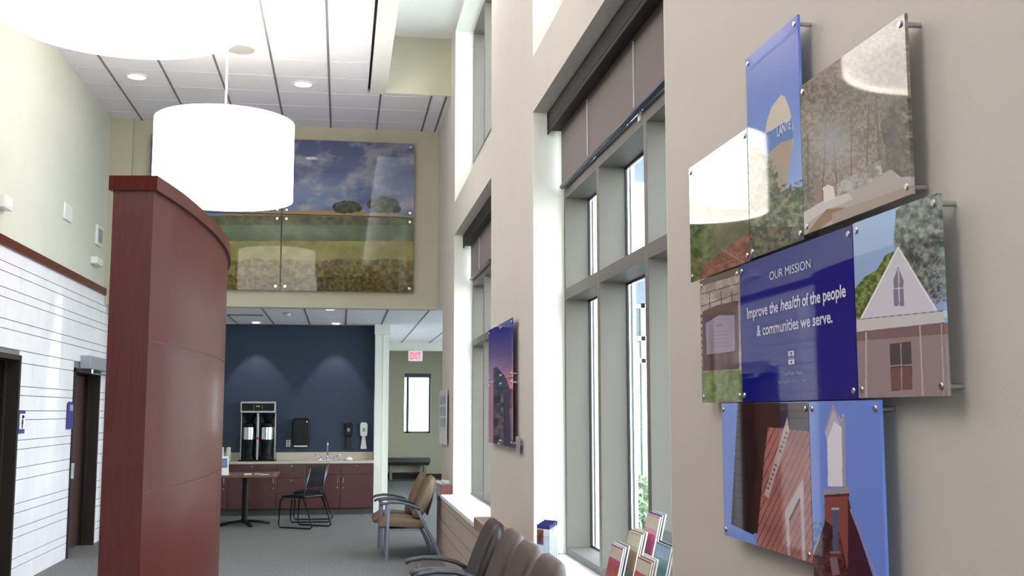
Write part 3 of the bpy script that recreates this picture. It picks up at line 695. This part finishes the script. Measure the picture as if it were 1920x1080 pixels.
# ------------------------------------------------------------------ recessed lights, speaker, ceiling bits
def downlight(label, loc, r=.13):
    t = thing('recessed_downlight', label, 'ceiling light', loc, group='recessed downlights')
    MB().lathe([(r, 0), (r, -.008), (r-.025, -.012), (r-.03, -.002), (r-.03, 0)], n=32).build('trim_ring', PLAST, t, smooth='auto')
    MB().lathe([(0, -.003), (r-.03, -.003), (r-.03, -.001), (0, -.001)], n=32).build('lens', DLENS, t); return t
downlight('round lit downlight in the high ceiling near the left wall', (-2.47, 13.16, ZC), .13)
downlight('round lit downlight in the high ceiling right of the pendant stem', (-.53, 13.16, ZC), .13)
downlight('left lit downlight washing the navy wall', (-1.45, 18.85, 3.195), .09)
downlight('right lit downlight washing the navy wall above the sink', (-.12, 18.85, 3.195), .09)
downlight('lit downlight in the nook ceiling just behind the bulkhead', (-.19, 16.2, 3.195), .09)
t = thing('ceiling_speaker', 'round grey speaker grille set in the high ceiling behind the pendant stem', 'speaker', (-1.17, 11.96, ZC))
MB().lathe([(0, -.008), (.15, -.008), (.16, 0)], n=40).build('grille', mat('grey_grille', (176, 172, 176), .7), t); MB().lathe([(.15, 0), (.152, -.01), (.17, -.008), (.172, 0)], n=40).build('rim', mat('grey_rim', (196, 192, 196), .6), t)
t = thing('ceiling_vent', 'rectangular slatted air vent in the nook ceiling', 'vent', (-1.5, 17.3, 3.195))
MB().box(-.3, .3, -.10, .10, -.006, 0).build('frame', PLAST, t); m = MB()
for k in range(5): m.box(-.27, .27, -.075+k*.033, -.063+k*.033, -.014, -.004)
m.build('slat', TBAR, t)
t = thing('smoke_detector', 'small round detector on the nook ceiling', 'smoke detector', (-.85, 17.0, 3.195)); MB().lathe([(.06, 0), (.055, -.03), (.03, -.04), (0.001, -.04)], n=24).build('housing', PLAST, t, smooth=True); MB().lathe([(.065, 0), (.065, -.006), (.0, -.006)], n=24).build('base_ring', GREYP, t)
spot('wash_left', (-1.45, 18.85, 3.17), (-1.45, 19.25, 1.3), 30, 62, .35)
spot('wash_right', (-.12, 18.85, 3.17), (-.12, 19.25, 1.3), 30, 62, .35)
spot('nook_down', (-.19, 16.2, 3.17), (-.19, 16.2, 0), 25, 90, .6)
spot('wall_wash', (-2.47, 13.16, 5.62), (-3.14, 12.7, 2.0), 600, 10, .9)
spot('hall_down', (-.53, 13.16, 5.62), (-.53, 13.16, 0), 60, 70, .6)
# devices on the left wall
def device(name, label, cat, y, z, w, h, d, m2=None):
    t = thing(name, label, cat, (XL, y, z)); MB().box(0, d, -w/2, w/2, -h/2, h/2).build('housing', PLAST, t, bevel=.006)
    MB().box(d, d+.004, -w*.34, w*.34, -h*.34, h*.34).build('face', m2 or GREYP, t, bevel=.001)
device('wall_strobe', 'large square white alarm strobe on the upper left wall', 'alarm', 13.0, 3.97, .34, .19, .02, PLAST)
device('framed_return_grille', 'upright white framed grille on the upper left wall beside the corner', 'grille', 14.64, 3.96, .34, .26, .03)
device('emergency_lamp', 'small white box on the left wall above the wood trim near the corner', 'emergency light', 14.45, 3.60, .36, .09, .08, PLAST)
device('junction_box', 'white box at the left edge of the photo above the wood trim', 'box', 10.55, 3.62, .25, .12, .08, PLAST)
SB = mat('blue_sign', (48, 44, 130), .4)
t = thing('restroom_sign', 'blue and white restroom sign on the block wall beside the near door', 'sign', (XL+.012, 11.56, 1.60))
MB().box(0, .006, -.10, .10, -.115, .115).build('plate', SB, t, bevel=.002); MB().box(.006, .008, -.09, .09, -.07, .08).build('panel', PLAST, t)
m = MB().lathe([(0, -.018), (.012, -.014), (.018, 0), (.012, .014), (0, .018)], (.009, 0, .05), 12); m.prism([(-.03, -.02), (.03, -.02), (.014, .028), (-.014, .028)], 'x', .008, .011); m.box(.008, .011, -.014, -.003, -.062, -.02); m.box(.008, .011, .003, .014, -.062, -.02)
m.build('figure_symbol', BLACK, t)
t = thing('wall_sign', 'upright violet blue sign on the block wall left of the far door', 'sign', (XL+.012, 13.45, 1.66))
MB().prism([(-.1, -.16), (.1, -.16), (.1, .12), (.06, .155), (-.06, .155), (-.1, .12)], 'x', 0, .03).build('plate', SB, t, bevel=.003); MB().box(.03, .032, -.07, .07, .05, .12).build('panel', GREYP, t)
# ------------------------------------------------------------------ curved mahogany partition
pts = [(-.775, 4.58), (-.728, 4.90), (-.694, 5.25), (-.668, 5.65), (-.660, 6.05), (-.672, 6.45), (-.705, 6.84), (-.76, 7.2)]
def spline(P, n=40):
    P = [Vector((p[0], p[1], 0)) for p in P]; out = []
    for i in range(len(P)-1):
        a = P[max(i-1, 0)]; b = P[i]; c_ = P[i+1]; d = P[min(i+2, len(P)-1)]
        for k in range(6):
            t = k/6; out.append(.5*((2*b)+(c_-a)*t+(2*a-5*b+4*c_-d)*t*t+(3*b-a-3*c_+d)*t**3))
    out.append(P[-1]); return out
cur = spline(pts)
def offs(cur, o):
    r = []
    for i, p in enumerate(cur):
        d = (cur[min(i+1, len(cur)-1)]-cur[max(i-1, 0)]).normalized(); n = Vector((d.y, -d.x, 0)); r.append(p+n*o)
    return r
def sweep(cur, o0, o1, z0, z1, mb, ext=0, mi=0, mi_end=None):
    c2 = list(cur)
    if ext: c2[0] = c2[0]-(c2[1]-c2[0]).normalized()*ext; c2[-1] = c2[-1]+(c2[-1]-c2[-2]).normalized()*ext
    A = offs(c2, o0); B = offs(c2, o1); n = len(c2); vs = []
    for a, b in zip(A, B): vs += [(a.x, a.y, z0), (b.x, b.y, z0), (b.x, b.y, z1), (a.x, a.y, z1)]
    fs = []
    for i in range(n-1):
        k = 4*i
        for j in range(4): fs.append((k+j, k+(j+1) % 4, k+4+(j+1) % 4, k+4+j))
    mb.add(vs, fs, mi); mb.add(vs, [(0, 1, 2, 3), (4*n-4, 4*n-3, 4*n-2, 4*n-1)], mi if mi_end is None else mi_end)
t = thing('curved_partition', 'tall curved mahogany panelled partition with a flat cap', 'partition', (0, 0, 0))
m = MB(); sweep(cur, -.165, 0, 0, 2.60, m, 0, 0, 1)
m.build('core', [MAHO, MAHOD], t, smooth='auto')
m = MB(); sweep(cur, -.18, .018, 2.60, 2.66, m, .015); m.build('cap', MAHO, t, smooth='auto')
m = MB()
for z in (.77, 1.38, 1.985): sweep(cur, -.001, .0012, z-.003, z+.003, m, 0)
m.build('panel_joint', SEAM, t)
m = MB(); sweep(cur, -.17, .006, 0, .10, m, .004); m.build('base_plinth', MAHOD, t)
# ------------------------------------------------------------------ waiting chairs
def cushion(mb, prof, y0, y1, rnd=.03):
    """closed side profile (x,z) extruded along y with rounded ends"""
    P = [Vector((p[0], p[1])) for p in prof]; c_ = sum(P, Vector((0, 0)))/len(P)
    ax = Vector((0, 0)); 
    for p in P:
        d = p-c_
        if d.length > ax.length: ax = d
    half = ax.length; ax = ax.normalized()
    rings = []
    for k in range(5):
        a = math.pi/2*k/4; ins = rnd*(1-math.sin(a)); off = rnd*(1-math.cos(a)); rings.append((y0+off, ins))
    rings = rings+[(y1-(y-y0), i) for y, i in rings[::-1]]
    vs = []
    for y, ins in rings:
        for p in P:
            d = p-c_; a_ = d.dot(ax); e_ = d-ax*a_; q = c_+ax*a_*(1-ins/half)+e_*(1-min(.75, ins/rnd*.55)*min(1, .045/rnd+.35))
            vs.append((q.x, y, q.y))
    n = len(P); fs = []
    for i in range(len(rings)-1):
        for k in range(n): fs.append((i*n+k, i*n+(k+1) % n, (i+1)*n+(k+1) % n, (i+1)*n+k))
    fs += [tuple(range(n)), tuple((len(rings)-1)*n+k for k in range(n))]
    mb.add(vs, fs)
def rounded(path, th):
    """thick outline around a centre polyline in (x,z)"""
    P = [Vector(p) for p in path]; up = []; dn = []
    for i, p in enumerate(P):
        d = (P[min(i+1, len(P)-1)]-P[max(i-1, 0)]).normalized(); n = Vector((-d.y, d.x)); h = th[i]/2
        up.append(p+n*h); dn.append(p-n*h)
    d0 = (P[0]-P[1]).normalized(); d1 = (P[-1]-P[-2]).normalized()
    e1 = [P[-1]+d1*th[-1]*.42+(up[-1]-P[-1])*.6, P[-1]+d1*th[-1]*.55, P[-1]+d1*th[-1]*.42+(dn[-1]-P[-1])*.6]
    e0 = [P[0]+d0*th[0]*.35+(dn[0]-P[0])*.6, P[0]+d0*th[0]*.42, P[0]+d0*th[0]*.35+(up[0]-P[0])*.6]
    return up+e1+dn[::-1]+e0
def waiting_chair(label, fab, arm, leg, group):
    r = thing('waiting_chair', label, 'chair', (0, 0, 0), group=group)
    m = MB(); cushion(m, rounded([(-.64, .395), (-.58, .425), (-.45, .432), (-.30, .415), (-.17, .40)], [.07, .10, .115, .115, .10]), -.245, .245, .035); m.build('seat', fab, r, smooth=True)
    m = MB(); cushion(m, rounded([(-.225, .49), (-.17, .58), (-.12, .70), (-.075, .82), (-.05, .90)], [.085, .12, .13, .12, .09]), -.255, .255, .10); m.build('backrest', fab, r, smooth=True)
    m = MB(); m.tube([(-.10, 0, .50), (-.05, 0, .66), (-.005, 0, .86)], .008, 8, ry=.21, up=(1, 0, 0)); m.build('back_shell', leg, r, smooth=True)
    for s_ in (-1, 1):
        y = .285*s_
        MB().tube([(-.56, y, .62), (-.565, y, .35), (-.575, y, .0)], .024, 4, ry=.02, up=(1, 0, 0)).build('leg', leg, r, bevel=.004)
        MB().tube([(-.24, y, .60), (-.12, y, .36), (.0, y, .14), (.055, y, 0)], .024, 4, ry=.02, up=(1, 0, 0)).build('leg', leg, r, bevel=.004)
        m = MB(); m.tube([(-.655, y, .628), (-.62, y, .648), (-.52, y, .662), (-.40, y, .655), (-.29, y, .625), (-.20, y, .575)], .016, 10, ry=.030, up=(0, 0, 1)); m.build('armrest', arm, r, smooth=True)
    MB().box(-.56, -.20, -.28, .28, .335, .36).tube([(-.56, -.28, .35), (-.56, .28, .35)], .014, 8).tube([(-.13, -.28, .36), (-.13, .28, .36)], .014, 8).build('seat_frame', leg, r)
    return r
TAN = mat('tan_vinyl', (116, 96, 76), .6, noise=.05, nscale=6, bump=.3)
BRN = mat('brown_vinyl', (78, 61, 58), .55, noise=.08, nscale=6, bump=.3)
DBRN = mat('dark_brown_vinyl', (46, 34, 31), .45, noise=.08, nscale=6, bump=.3)
ARM = mat('slate_arm', (72, 76, 84), .35)
LEGM = mat('silver_leg', (128, 132, 150), .35, metal=.4)
a = waiting_chair('nearer of the two tan vinyl chairs facing left by the far window bay', TAN, ARM, LEGM, 'tan waiting chairs')
a.location = (1.115, 13.14, 0)
b = copy_tree(a); b.location = (1.065, 13.80, 0); b['label'] = 'farther tan vinyl chair, behind its twin near the lobby opening'
c0 = waiting_chair('dark brown chair farthest from the camera in the near row, both arms showing', DBRN, ARM, LEGM, 'brown waiting chairs under the near bay')
c0.location = (1.125, 7.72, 0)
c1 = waiting_chair('brown chair second in the near row, only its back top showing', BRN, ARM, LEGM, 'brown waiting chairs under the near bay'); c1.location = (1.15, 7.02, 0)
c2 = copy_tree(c1); c2.location = (1.15, 6.39, 0); c2['label'] = 'brown chair third in the near row, beside the upright leaflet holder'
c3 = copy_tree(c1); c3.location = (1.15, 5.74, 0); c3['label'] = 'brown chair nearest the camera, only the rounded top of its back in view'
# ------------------------------------------------------------------ cafe table, chairs
t = thing('cafe_table', 'square dark wood cafe table on a black pedestal base', 'table', (-1.42, 17.25, 0))
TW = grain('table_wood', (104, 62, 54), (120, 74, 64), .22, (2, 10, 2))
MB().box(-.5, .5, -.5, .5, .73, .765).build('tabletop', TW, t, bevel=.005)
MB().cyl((0, 0, .03), (0, 0, .73), .045, n=20).build('pedestal', BLACK, t, smooth='auto')
m = MB()
for k in range(4):
    a_ = math.radians(90*k+18); m.tube([(0, 0, .06), (math.cos(a_)*.2, math.sin(a_)*.2, .045), (math.cos(a_)*.38, math.sin(a_)*.38, .018)], .02, 8, ry=.04, up=(0, 0, 1))
m.build('base', BLACK, t, smooth=True)
MB().box(-.3, .3, -.03, .03, .705, .73).box(-.03, .03, -.3, .3, .705, .73).build('top_plate', BLACK, t)
def cafe_chair(label, loc, rz):
    r = thing('cafe_chair', label, 'chair', loc, rz, 'black sled base cafe chairs')
    for s_ in (-1, 1):
        y = .225*s_
        m = MB(); m.tube([(-.24, y, .44), (-.29, y, .40), (-.31, y, .06), (-.29, y, .014), (.26, y, .014), (.30, y, .04), (.28, y, .10), (.13, y, .46)], .011, 8); m.build('sled_leg', BLACK, r, smooth=True)
        m = MB(); m.tube([(.13, y*.95, .46), (.16, y*.92, .62), (.22, y*.85, .88)], .012, 8); m.build('back_frame', mat('dark_steel', (96, 100, 116), .3, metal=.6), r, smooth=True)
    m = MB(); cushion(m, rounded([(-.26, .455), (-.1, .465), (.12, .46)], [.03, .05, .045]), -.23, .23, .02); m.build('seat', BLACK, r, smooth=True)
    m = MB(); cushion(m, rounded([(.145, .60), (.165, .70), (.195, .80), (.215, .88)], [.018, .022, .022, .02]), -.20, .20, .01); m.build('backrest', BLACKM, r, smooth=True)
    MB().tube([(-.29, -.225, .40), (-.29, .225, .40)], .010, 8).build('stretcher', BLACK, r)
    return r
k0 = cafe_chair('black sled base chair nearest the camera, right of the cafe table', (-.50, 16.72, 0), math.radians(-36))
k1 = copy_tree(k0); k1.location = (-.42, 17.62, 0); k1.rotation_euler = (0, 0, math.radians(-4)); k1['label'] = 'black sled base chair standing behind the nearer one, close to the cabinets'
k2 = copy_tree(k0); k2.location = (-2.3, 16.75, 0); k2.rotation_euler = (0, 0, math.radians(172)); k2['label'] = 'black chair left of the cafe table, mostly hidden by the partition'
t = thing('table_card', 'white folded card with a blue picture standing on the cafe table', 'card', (-1.80, 17.05, .765), math.radians(20))
MB().prism([(-.06, 0), (-.055, 0), (.0, .265), (-.005, .27)], 'x', -.14, .14).prism([(.06, 0), (.055, 0), (-.005, .265), (.0, .27)], 'x', -.14, .14).build('card', PLAST, t)
MB().prism([(-.0405, .10), (-.039, .10), (-.010, .238), (-.0115, .24)], 'x', -.12, .12).build('printed_picture', mat('blue_picture', (104, 112, 160), .4, noise=.4, nscale=14), t)
for i, (x, y, a_) in enumerate(((-1.37, 17.0, 12), (-1.22, 17.1, -18), (-1.12, 16.95, 40))):
    o = MB().box(-.055, .055, -.04, .04, .0, .004+.012*(i == 0)).build('napkin', PLAST); o.location = (x, y, .765); o.rotation_euler = (0, 0, math.radians(a_))
    tag(o, ['small folded white paper left of the others on the cafe table', 'middle small white paper on the cafe table', 'rightmost small white paper on the cafe table'][i], 'paper', 'loose papers on the cafe table')
# ------------------------------------------------------------------ coffee nook cabinets
def handle(mb, x, z, y, vert=False):
    if vert: mb.tube([(x, y, z-.05), (x, y-.025, z-.045), (x, y-.025, z+.045), (x, y, z+.05)], .005, 6)
    else: mb.tube([(x-.05, y, z), (x-.045, y-.025, z), (x+.045, y-.025, z), (x+.05, y, z)], .005, 6)
def cabinet(label, x0, x1, kind, hx=None):
    xc = (x0+x1)/2; t = thing('base_cabinet', label, 'cabinet', (xc, 18.74, 0), group='base cabinets under the coffee counter')
    w_ = (x1-x0)/2-.001; MB().box(-w_, w_, .02, .55, .10, .838).build('body', CAB, t); MB().box(-w_, w_, .07, .55, 0, .10).build('toe_kick', SLOT, t)
    w_ -= .004
    fr = []
    if kind == 'drawers': fr = [('drawer', .108, .36), ('drawer', .364, .60), ('drawer', .604, .834)]
    elif kind == 'door': fr = [('door', .108, .654), ('drawer', .66, .834)]
    elif kind == 'sink': fr = [('door', .108, .654), ('false_front', .66, .834)]
    elif kind == 'knee': fr = [('drawer', .66, .834), ('door', .108, .654)]
    for nm, z0, z1 in fr:
        f = MB().box(-w_, w_, 0, .019, z0, z1).build(nm, CAB, t, bevel=.003)
        if nm == 'drawer':
            q = MB(); handle(q, 0 if hx is None or kind == 'drawers' else .02, (z0+z1)/2+.03, 0); q.build('handle', STEEL, f); MB().cyl((0, 0, z1-.03), (0, -.006, z1-.03), .008, n=10).build('lock', STEEL, f)
        if nm == 'door':
            q = MB(); handle(q, (hx or 0), .56, 0, True); q.build('handle', STEEL, f); MB().cyl((hx or 0, 0, .44), (hx or 0, -.006, .44), .008, n=10).build('lock', STEEL, f)
cabinet('base cabinet behind the cafe table below the coffee brewer', -1.83, -1.04, 'door', .34)
cabinet('base cabinet far left of the coffee counter, hidden by the partition', -2.63, -1.83, 'door', .34)
cabinet('three drawer base cabinet right of the brewer cabinet', -1.04, -.56, 'drawers')
cabinet('sink base cabinet with one door behind the black chairs', -.56, .0, 'sink', .235)
cabinet('rightmost base cabinet with a drawer above its door, next to the cream column', .0, .54, 'door', -.22)
t = thing('countertop', 'pale speckled countertop with backsplash in the coffee nook', 'countertop', (0, 0, 0))
MB().box(-3.2, .555, 18.71, 19.29, .84, .88).build('worktop', CNTR, t, bevel=.004); MB().box(-3.2, .555, 19.27, 19.295, .88, 1.01).build('backsplash', CNTR, t)
# faucet
t = thing('faucet', 'chrome gooseneck faucet with lever handles at the nook sink', 'faucet', (-.22, 19.12, .88))
m = MB(); m.cyl((0, 0, 0), (0, 0, .05), .022); m.tube([(0, 0, .04), (0, 0, .27)]+[(0, -.07+.07*math.cos(q), .27+.07*math.sin(q)) for q in (.5, 1.0, 1.57, 2.1, 2.7, 3.14)]+[(0, -.14, .23)], .013, 10); m.build('spout', CHROME, t, smooth=True)
for s_ in (-1, 1):
    m = MB(); m.cyl((s_*.12, 0, 0), (s_*.12, 0, .05), .02); m.tube([(s_*.12, 0, .05), (s_*.22, -.02, .10)], .011, 8); m.build('lever', CHROME, t, smooth=True)
MB().box(-.17, .17, -.03, .03, 0, .012).build('base', CHROME, t, bevel=.004)
t = thing('sink', 'steel drop in sink in the nook counter', 'sink', (-.15, 18.95, .88))
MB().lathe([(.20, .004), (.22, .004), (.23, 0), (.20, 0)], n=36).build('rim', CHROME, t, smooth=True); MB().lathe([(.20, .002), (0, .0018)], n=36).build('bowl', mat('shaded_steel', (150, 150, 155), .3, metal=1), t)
o = MB().lathe([(0, 0), (.06, .0), (.075, .02), (.055, .05), (0, .06)], n=20).build('sponge', PLAST, smooth=True); o.location = (.13, 18.95, .882); tag(o, 'bright white crumpled cloth on the counter right of the faucet', 'cloth')
# brewer
t = thing('coffee_brewer', 'twin steel and black coffee brewer with two thermal servers', 'coffee maker', (-1.375, 19.0, .88))
MB().box(-.29, .29, -.19, .20, .80, .99).box(-.29, -.265, -.05, .20, .02, .80).box(.265, .29, -.05, .20, .02, .80).box(-.02, .02, -.16, .14, .02, .80).build('housing', mat('satin_steel', (150, 150, 154), .35, metal=.9), t, bevel=.006)
MB().box(-.265, .265, .14, .20, .02, .80).build('back_panel', mat('dark_grey_panel', (70, 70, 74), .5), t)
MB().box(-.265, .265, -.20, -.188, .835, .96).build('control_panel', BLACK, t, bevel=.004)
m = MB()
for sx in (-.07, .07):
    for k in range(3): m.cyl((sx, -.2, .865+k*.028), (sx, -.205, .865+k*.028), .006, n=8)
m.box(-.03, .03, -.203, -.199, .90, .92); m.build('buttons', mat('gold_button', (190, 180, 130), .4), t)
MB().box(-.30, .30, -.20, .20, 0, .025).build('base', BLACK, t, bevel=.006)
m = MB(); m.cyl((0, -.185, .38), (0, -.175, .38), .022, n=12); m.build('spigot_knob', mat('red_knob', (170, 40, 50), .4), t)
for sx in (-.145, .145):
    MB().lathe([(.05, .74), (.10, .78), (.115, .80), (.0, .80)], (sx, -.04, 0), 24).lathe([(.0, .66), (.05, .66), (.11, .795)], (sx, -.04, 0), 24).build('funnel', BLACK, t, smooth='auto')
    sv = MB().lathe([(.0, .03), (.115, .03), (.115, .06), (.085, .10), (.09, .24), (.105, .34), (.105, .36), (0, .36)], (sx, -.05, 0), 28).build('server', BLACK, t, smooth='auto')
    MB().lathe([(.0, .56), (.105, .56), (.09, .62), (.04, .655), (0, .66)], (sx, -.05, 0), 28).build('server_lid', BLACK, sv, smooth='auto')
    MB().lathe([(.106, .36), (.106, .56)], (sx, -.05, 0), 28).build('steel_band', CHROME, sv, smooth='auto'); m = MB(); m.tube([(sx, -.16, .30), (sx, -.19, .30), (sx, -.19, .22)], .014, 8); m.build('tap', BLACK, sv, smooth=True)
# cups
cm = mat('printed_cup', (206, 218, 200), .5, noise=.25, nscale=25)
for i, x in enumerate((-1.965, -1.855)):
    t = thing('cup_stack', ['left stack of white and green paper cups on the counter', 'right stack of white and green paper cups nearest the brewer'][i], 'cups', (x, 18.98, .88), group='stacks of paper cups')
    m = MB()
    for k in range(6): m.lathe([(.044, .0+k*.028), (.036, .09+k*.028), (.0, .09+k*.028)], (0, 0, 0), 20); m.lathe([(.044, k*.028), (.046, k*.028+.006), (.044, k*.028+.01)], (0, 0, 0), 20)
    m.build('cups', cm, t, smooth='auto')
# dispensers
def rbox(w_, d_, h_, top): return [(-w_, 0), (w_, 0), (w_, h_*.9), (w_*.8, h_), (-w_*.8, h_), (-w_, h_*.9)]
t = thing('towel_dispenser', 'black paper towel dispenser on the navy wall', 'towel dispenser', (-.675, 19.3, 1.13))
MB().prism([(-.14, .03), (-.13, 0), (.13, 0), (.14, .03), (.15, .38), (.12, .46), (-.12, .46), (-.15, .38)], 'y', -.22, 0).build('cover', mat('black_gloss_plastic', (10, 10, 12), .3, spec=.2), t, bevel=.02, seg=3)
MB().box(-.11, .11, -.20, -.06, -.022, .02).build('paper_towel', PLAST, t, bevel=.003); MB().cyl((.10, -.215, .40), (.10, -.222, .40), .01).build('lock', STEEL, t)
t = thing('wall_outlet', 'white double outlet on the navy wall left of the towel dispenser', 'outlet', (-.89, 19.3, 1.16)); MB().box(-.037, .037, -.008, 0, -.058, .058).build('cover_plate', PLAST, t, bevel=.002); MB().box(-.018, .018, -.010, -.008, .01, .045).box(-.018, .018, -.010, -.008, -.045, -.01).build('socket', GREYP, t)
def dispenser(label, x, m1, m2):
    t = thing('soap_dispenser', label, 'soap dispenser', (x, 19.3, 1.06))
    MB().prism([(-.055, .22), (.055, .22), (.065, .28), (.065, .42), (.045, .455), (-.045, .455), (-.065, .42), (-.065, .28)], 'y', -.11, 0).build('housing', m1, t, bevel=.012)
    MB().prism([(-.055, 0), (.055, 0), (.028, .22), (-.028, .22)], 'y', -.08, -.01).build('drip_tray', m2, t, bevel=.008); MB().box(-.02, .02, -.115, -.109, .30, .36).build('window', GREYP, t)
dispenser('black soap dispenser on the navy wall right of the faucet', .128, BLACK, mat('black_matte', (26, 26, 34), .6))
dispenser('white sanitizer dispenser on the navy wall beside the cream column', .39, PLAST, PLAST)
# ------------------------------------------------------------------ lobby: exit sign and bench
t = thing('exit_sign', 'white exit sign with glowing red letters below the lobby header', 'exit sign', (1.58, 23.97, 2.80))
MB().box(-.155, .155, -.03, .03, 0, .225).build('housing', PLAST, t, bevel=.005)
text_mesh('lettering', 'EXIT', (.24, .21), (-.12, -.032, .04), (1, 0, 0), (0, 0, 1), mat('red_glow', (230, 60, 80), .5, emis=(255, 70, 90), estr=1.6), t, bold=.03)
MB().box(-.02, .02, -.02, .02, .225, .26).build('mount', PLAST, t)
t = thing('lobby_bench', 'long dark upholstered bench against the far lobby wall', 'bench', (1.5, 28.0, 0))
m = MB(); cushion(m, [(-.72, .41), (.72, .41), (.74, .46), (.72, .54), (-.72, .54), (-.74, .46)], -.25, .25, .02); m.build('seat', mat('dark_plum_vinyl', (52, 36, 42), .4), t, smooth='auto')
MB().box(-.70, .70, -.2, .2, .36, .41).build('seat_frame', FRAME, t)
for sx in (-.25, .60):
    MB().box(sx-.03, sx+.03, -.2, .2, 0, .36).build('leg', mat('bench_leg', (120, 112, 104), .5), t)
MB().box(-.70, .60, -.02, .02, .14, .18).build('stretcher', FRAME, t)
# ------------------------------------------------------------------ things on the window ledge
t = thing('leaflet_holder', 'upright clear holder of white navy topped leaflets on the window ledge', 'brochure holder', (1.33, 7.06, .742), math.radians(38))
ACR = glass('clear_acrylic', (244, 248, 252))
MB().box(-.062, -.058, -.06, .06, 0, .17).box(.04, .044, -.06, .06, 0, .26).box(-.062, .044, -.062, -.058, 0, .17).box(-.062, .044, .058, .062, 0, .17).box(-.062, .044, -.06, .06, 0, .004).build('pocket', ACR, t)
for i in range(5):
    x = -.045+i*.017
    lf = MB().box(x, x+.008, -.055, .055, .006, .235+.006*i).build('leaflet', PLAST, t)
    MB().box(x-.001, x+.0085, -.0555, .0555, .21+.006*i, .236+.006*i).build('leaflet_header', mat('navy_print', (44, 52, 120), .4), lf)
    MB().box(x-.0012, x+.0086, -.001, .0556, .11, .205).build('leaflet_photo', mat('portrait_print', (128, 74, 66), .4, noise=.6, nscale=30), lf)
def mag(nm, label, root, m1, m2, x, z, w_=.21, h_=.27, dx=.10, y=0, m3=None):
    g_ = thing(nm, label, 'magazine', (root[0]+x, root[1]+y, root[2]+z), 0, 'magazines in the ledge racks')
    g_.rotation_euler = (0, math.radians(13), 0)
    MB().box(0, .006, -w_/2, w_/2, 0, h_).build('pages', mat('paper_pages', (222, 216, 210), .7), g_)
    f = MB().box(-.001, 0, -w_/2, w_/2, 0, h_); f.build('cover', m1, g_)
    MB().box(-.0018, -.0011, -w_/2+.004, w_/2-.004, h_*.78, h_*.97).build('cover_header', m2, g_)
    if m3: MB().box(-.0018, -.0011, -w_/2+.012, w_/2-.012, h_*.12, h_*.70).build('cover_photo', m3, g_)
def pc(n_, c_, no=.25): return mat(n_, c_, .3, noise=no, nscale=16)
PINK, NAVY, CRM, SAGE, ROSE, SKYC, RED, TEAL, BRNC, GRYC = (pc('cover_magenta', (190, 70, 130)), pc('cover_navy', (58, 56, 96)), pc('cover_cream', (214, 206, 190), .08), pc('cover_sage', (176, 180, 152)), pc('cover_rose', (208, 158, 164)), pc('cover_sky', (150, 176, 206)), pc('cover_orange', (176, 74, 44), .4), pc('cover_teal', (96, 142, 150)), pc('cover_tan', (164, 124, 96)), pc('cover_grey', (116, 122, 140)))
def rack(label, loc, tiers, names):
    t = thing('magazine_rack', label, 'magazine rack', loc)
    m = MB()
    for k in range(3):
        x = -.16+.085*k; z = .07+.06*k; m.box(x, x+.075, -.125, .125, z, z+.006); m.prism([(x, z), (x+.004, z), (x+.030, z+.11), (x+.026, z+.11)], 'y', -.125, .125)
    for s_ in (-.128, .124): m.prism([(-.165, 0), (.105, 0), (.16, .36), (.14, .36), (-.05, .19), (-.16, .16)], 'y', s_, s_+.004)
    m.prism([(.09, .0), (.096, .0), (.17, .40), (.164, .40)], 'y', -.125, .125)
    m.build('tray', ACR, t)
    for k, row in enumerate(tiers):
        for i, (a_, b_, c_) in enumerate(row):
            mag('magazine', names[k][i], loc, a_, b_, -.148+.085*k+.013*i, .07+.06*k+.008+.006*i, h_=.27+(.02 if k == 2 else 0), m3=c_, y=(i % 2)*.006)
rack('clear tiered magazine rack on the ledge below the middle pane of the near bay', (1.36, 5.02, .742),
     [[(PINK, CRM, RED), (CRM, NAVY, None), (GRYC, SKYC, None)], [(SAGE, CRM, BRNC), (BRNC, CRM, None), (CRM, GRYC, None)], [(ROSE, CRM, PINK), (NAVY, NAVY, None), (SKYC, CRM, None)]],
     [['magenta and orange covered magazine at the front of the left rack', 'magazine with a navy cover band just behind the magenta one', 'grey covered magazine third in the front row of the left rack'],
      ['cream and sage magazine at the front of the middle row of the left rack', 'tan magazine second in the middle row of the left rack', 'cream magazine last in the middle row of the left rack'],
      ['tall pink and white magazine at the front of the top row of the left rack', 'navy magazine behind the tall pink one', 'pale blue magazine at the very back of the left rack']])
rack('second clear magazine rack, partly hidden by the wall edge of the near bay', (1.36, 4.56, .742),
     [[(RED, CRM, None), (GRYC, NAVY, None), (CRM, CRM, None)], [(TEAL, SKYC, None), (NAVY, TEAL, None)], [(SAGE, CRM, None), (TEAL, SAGE, None)]],
     [['orange red magazine at the front of the right rack', 'grey and navy magazine second in the right rack', 'cream magazine third in the front row of the right rack'],
      ['teal and sky blue magazine in the middle row of the right rack', 'navy and teal magazine in the middle row of the right rack'],
      ['sage magazine with a cream top in the top row of the right rack', 'teal magazine at the back of the right rack']])
t = thing('open_booklet', 'white booklet lying on the red brown cap beyond the tan chairs', 'booklet', (1.21, 13.25, .84), math.radians(20))
MB().prism([(-.09, 0), (0, .0), (.09, 0), (.088, .02), (.05, .045), (0, .012), (-.05, .045), (-.088, .02)], 'y', -.11, .11).build('pages', PLAST, t, smooth='auto'); MB().box(-.095, .095, -.115, .115, -.0, .003).build('cover', GREYP, t)
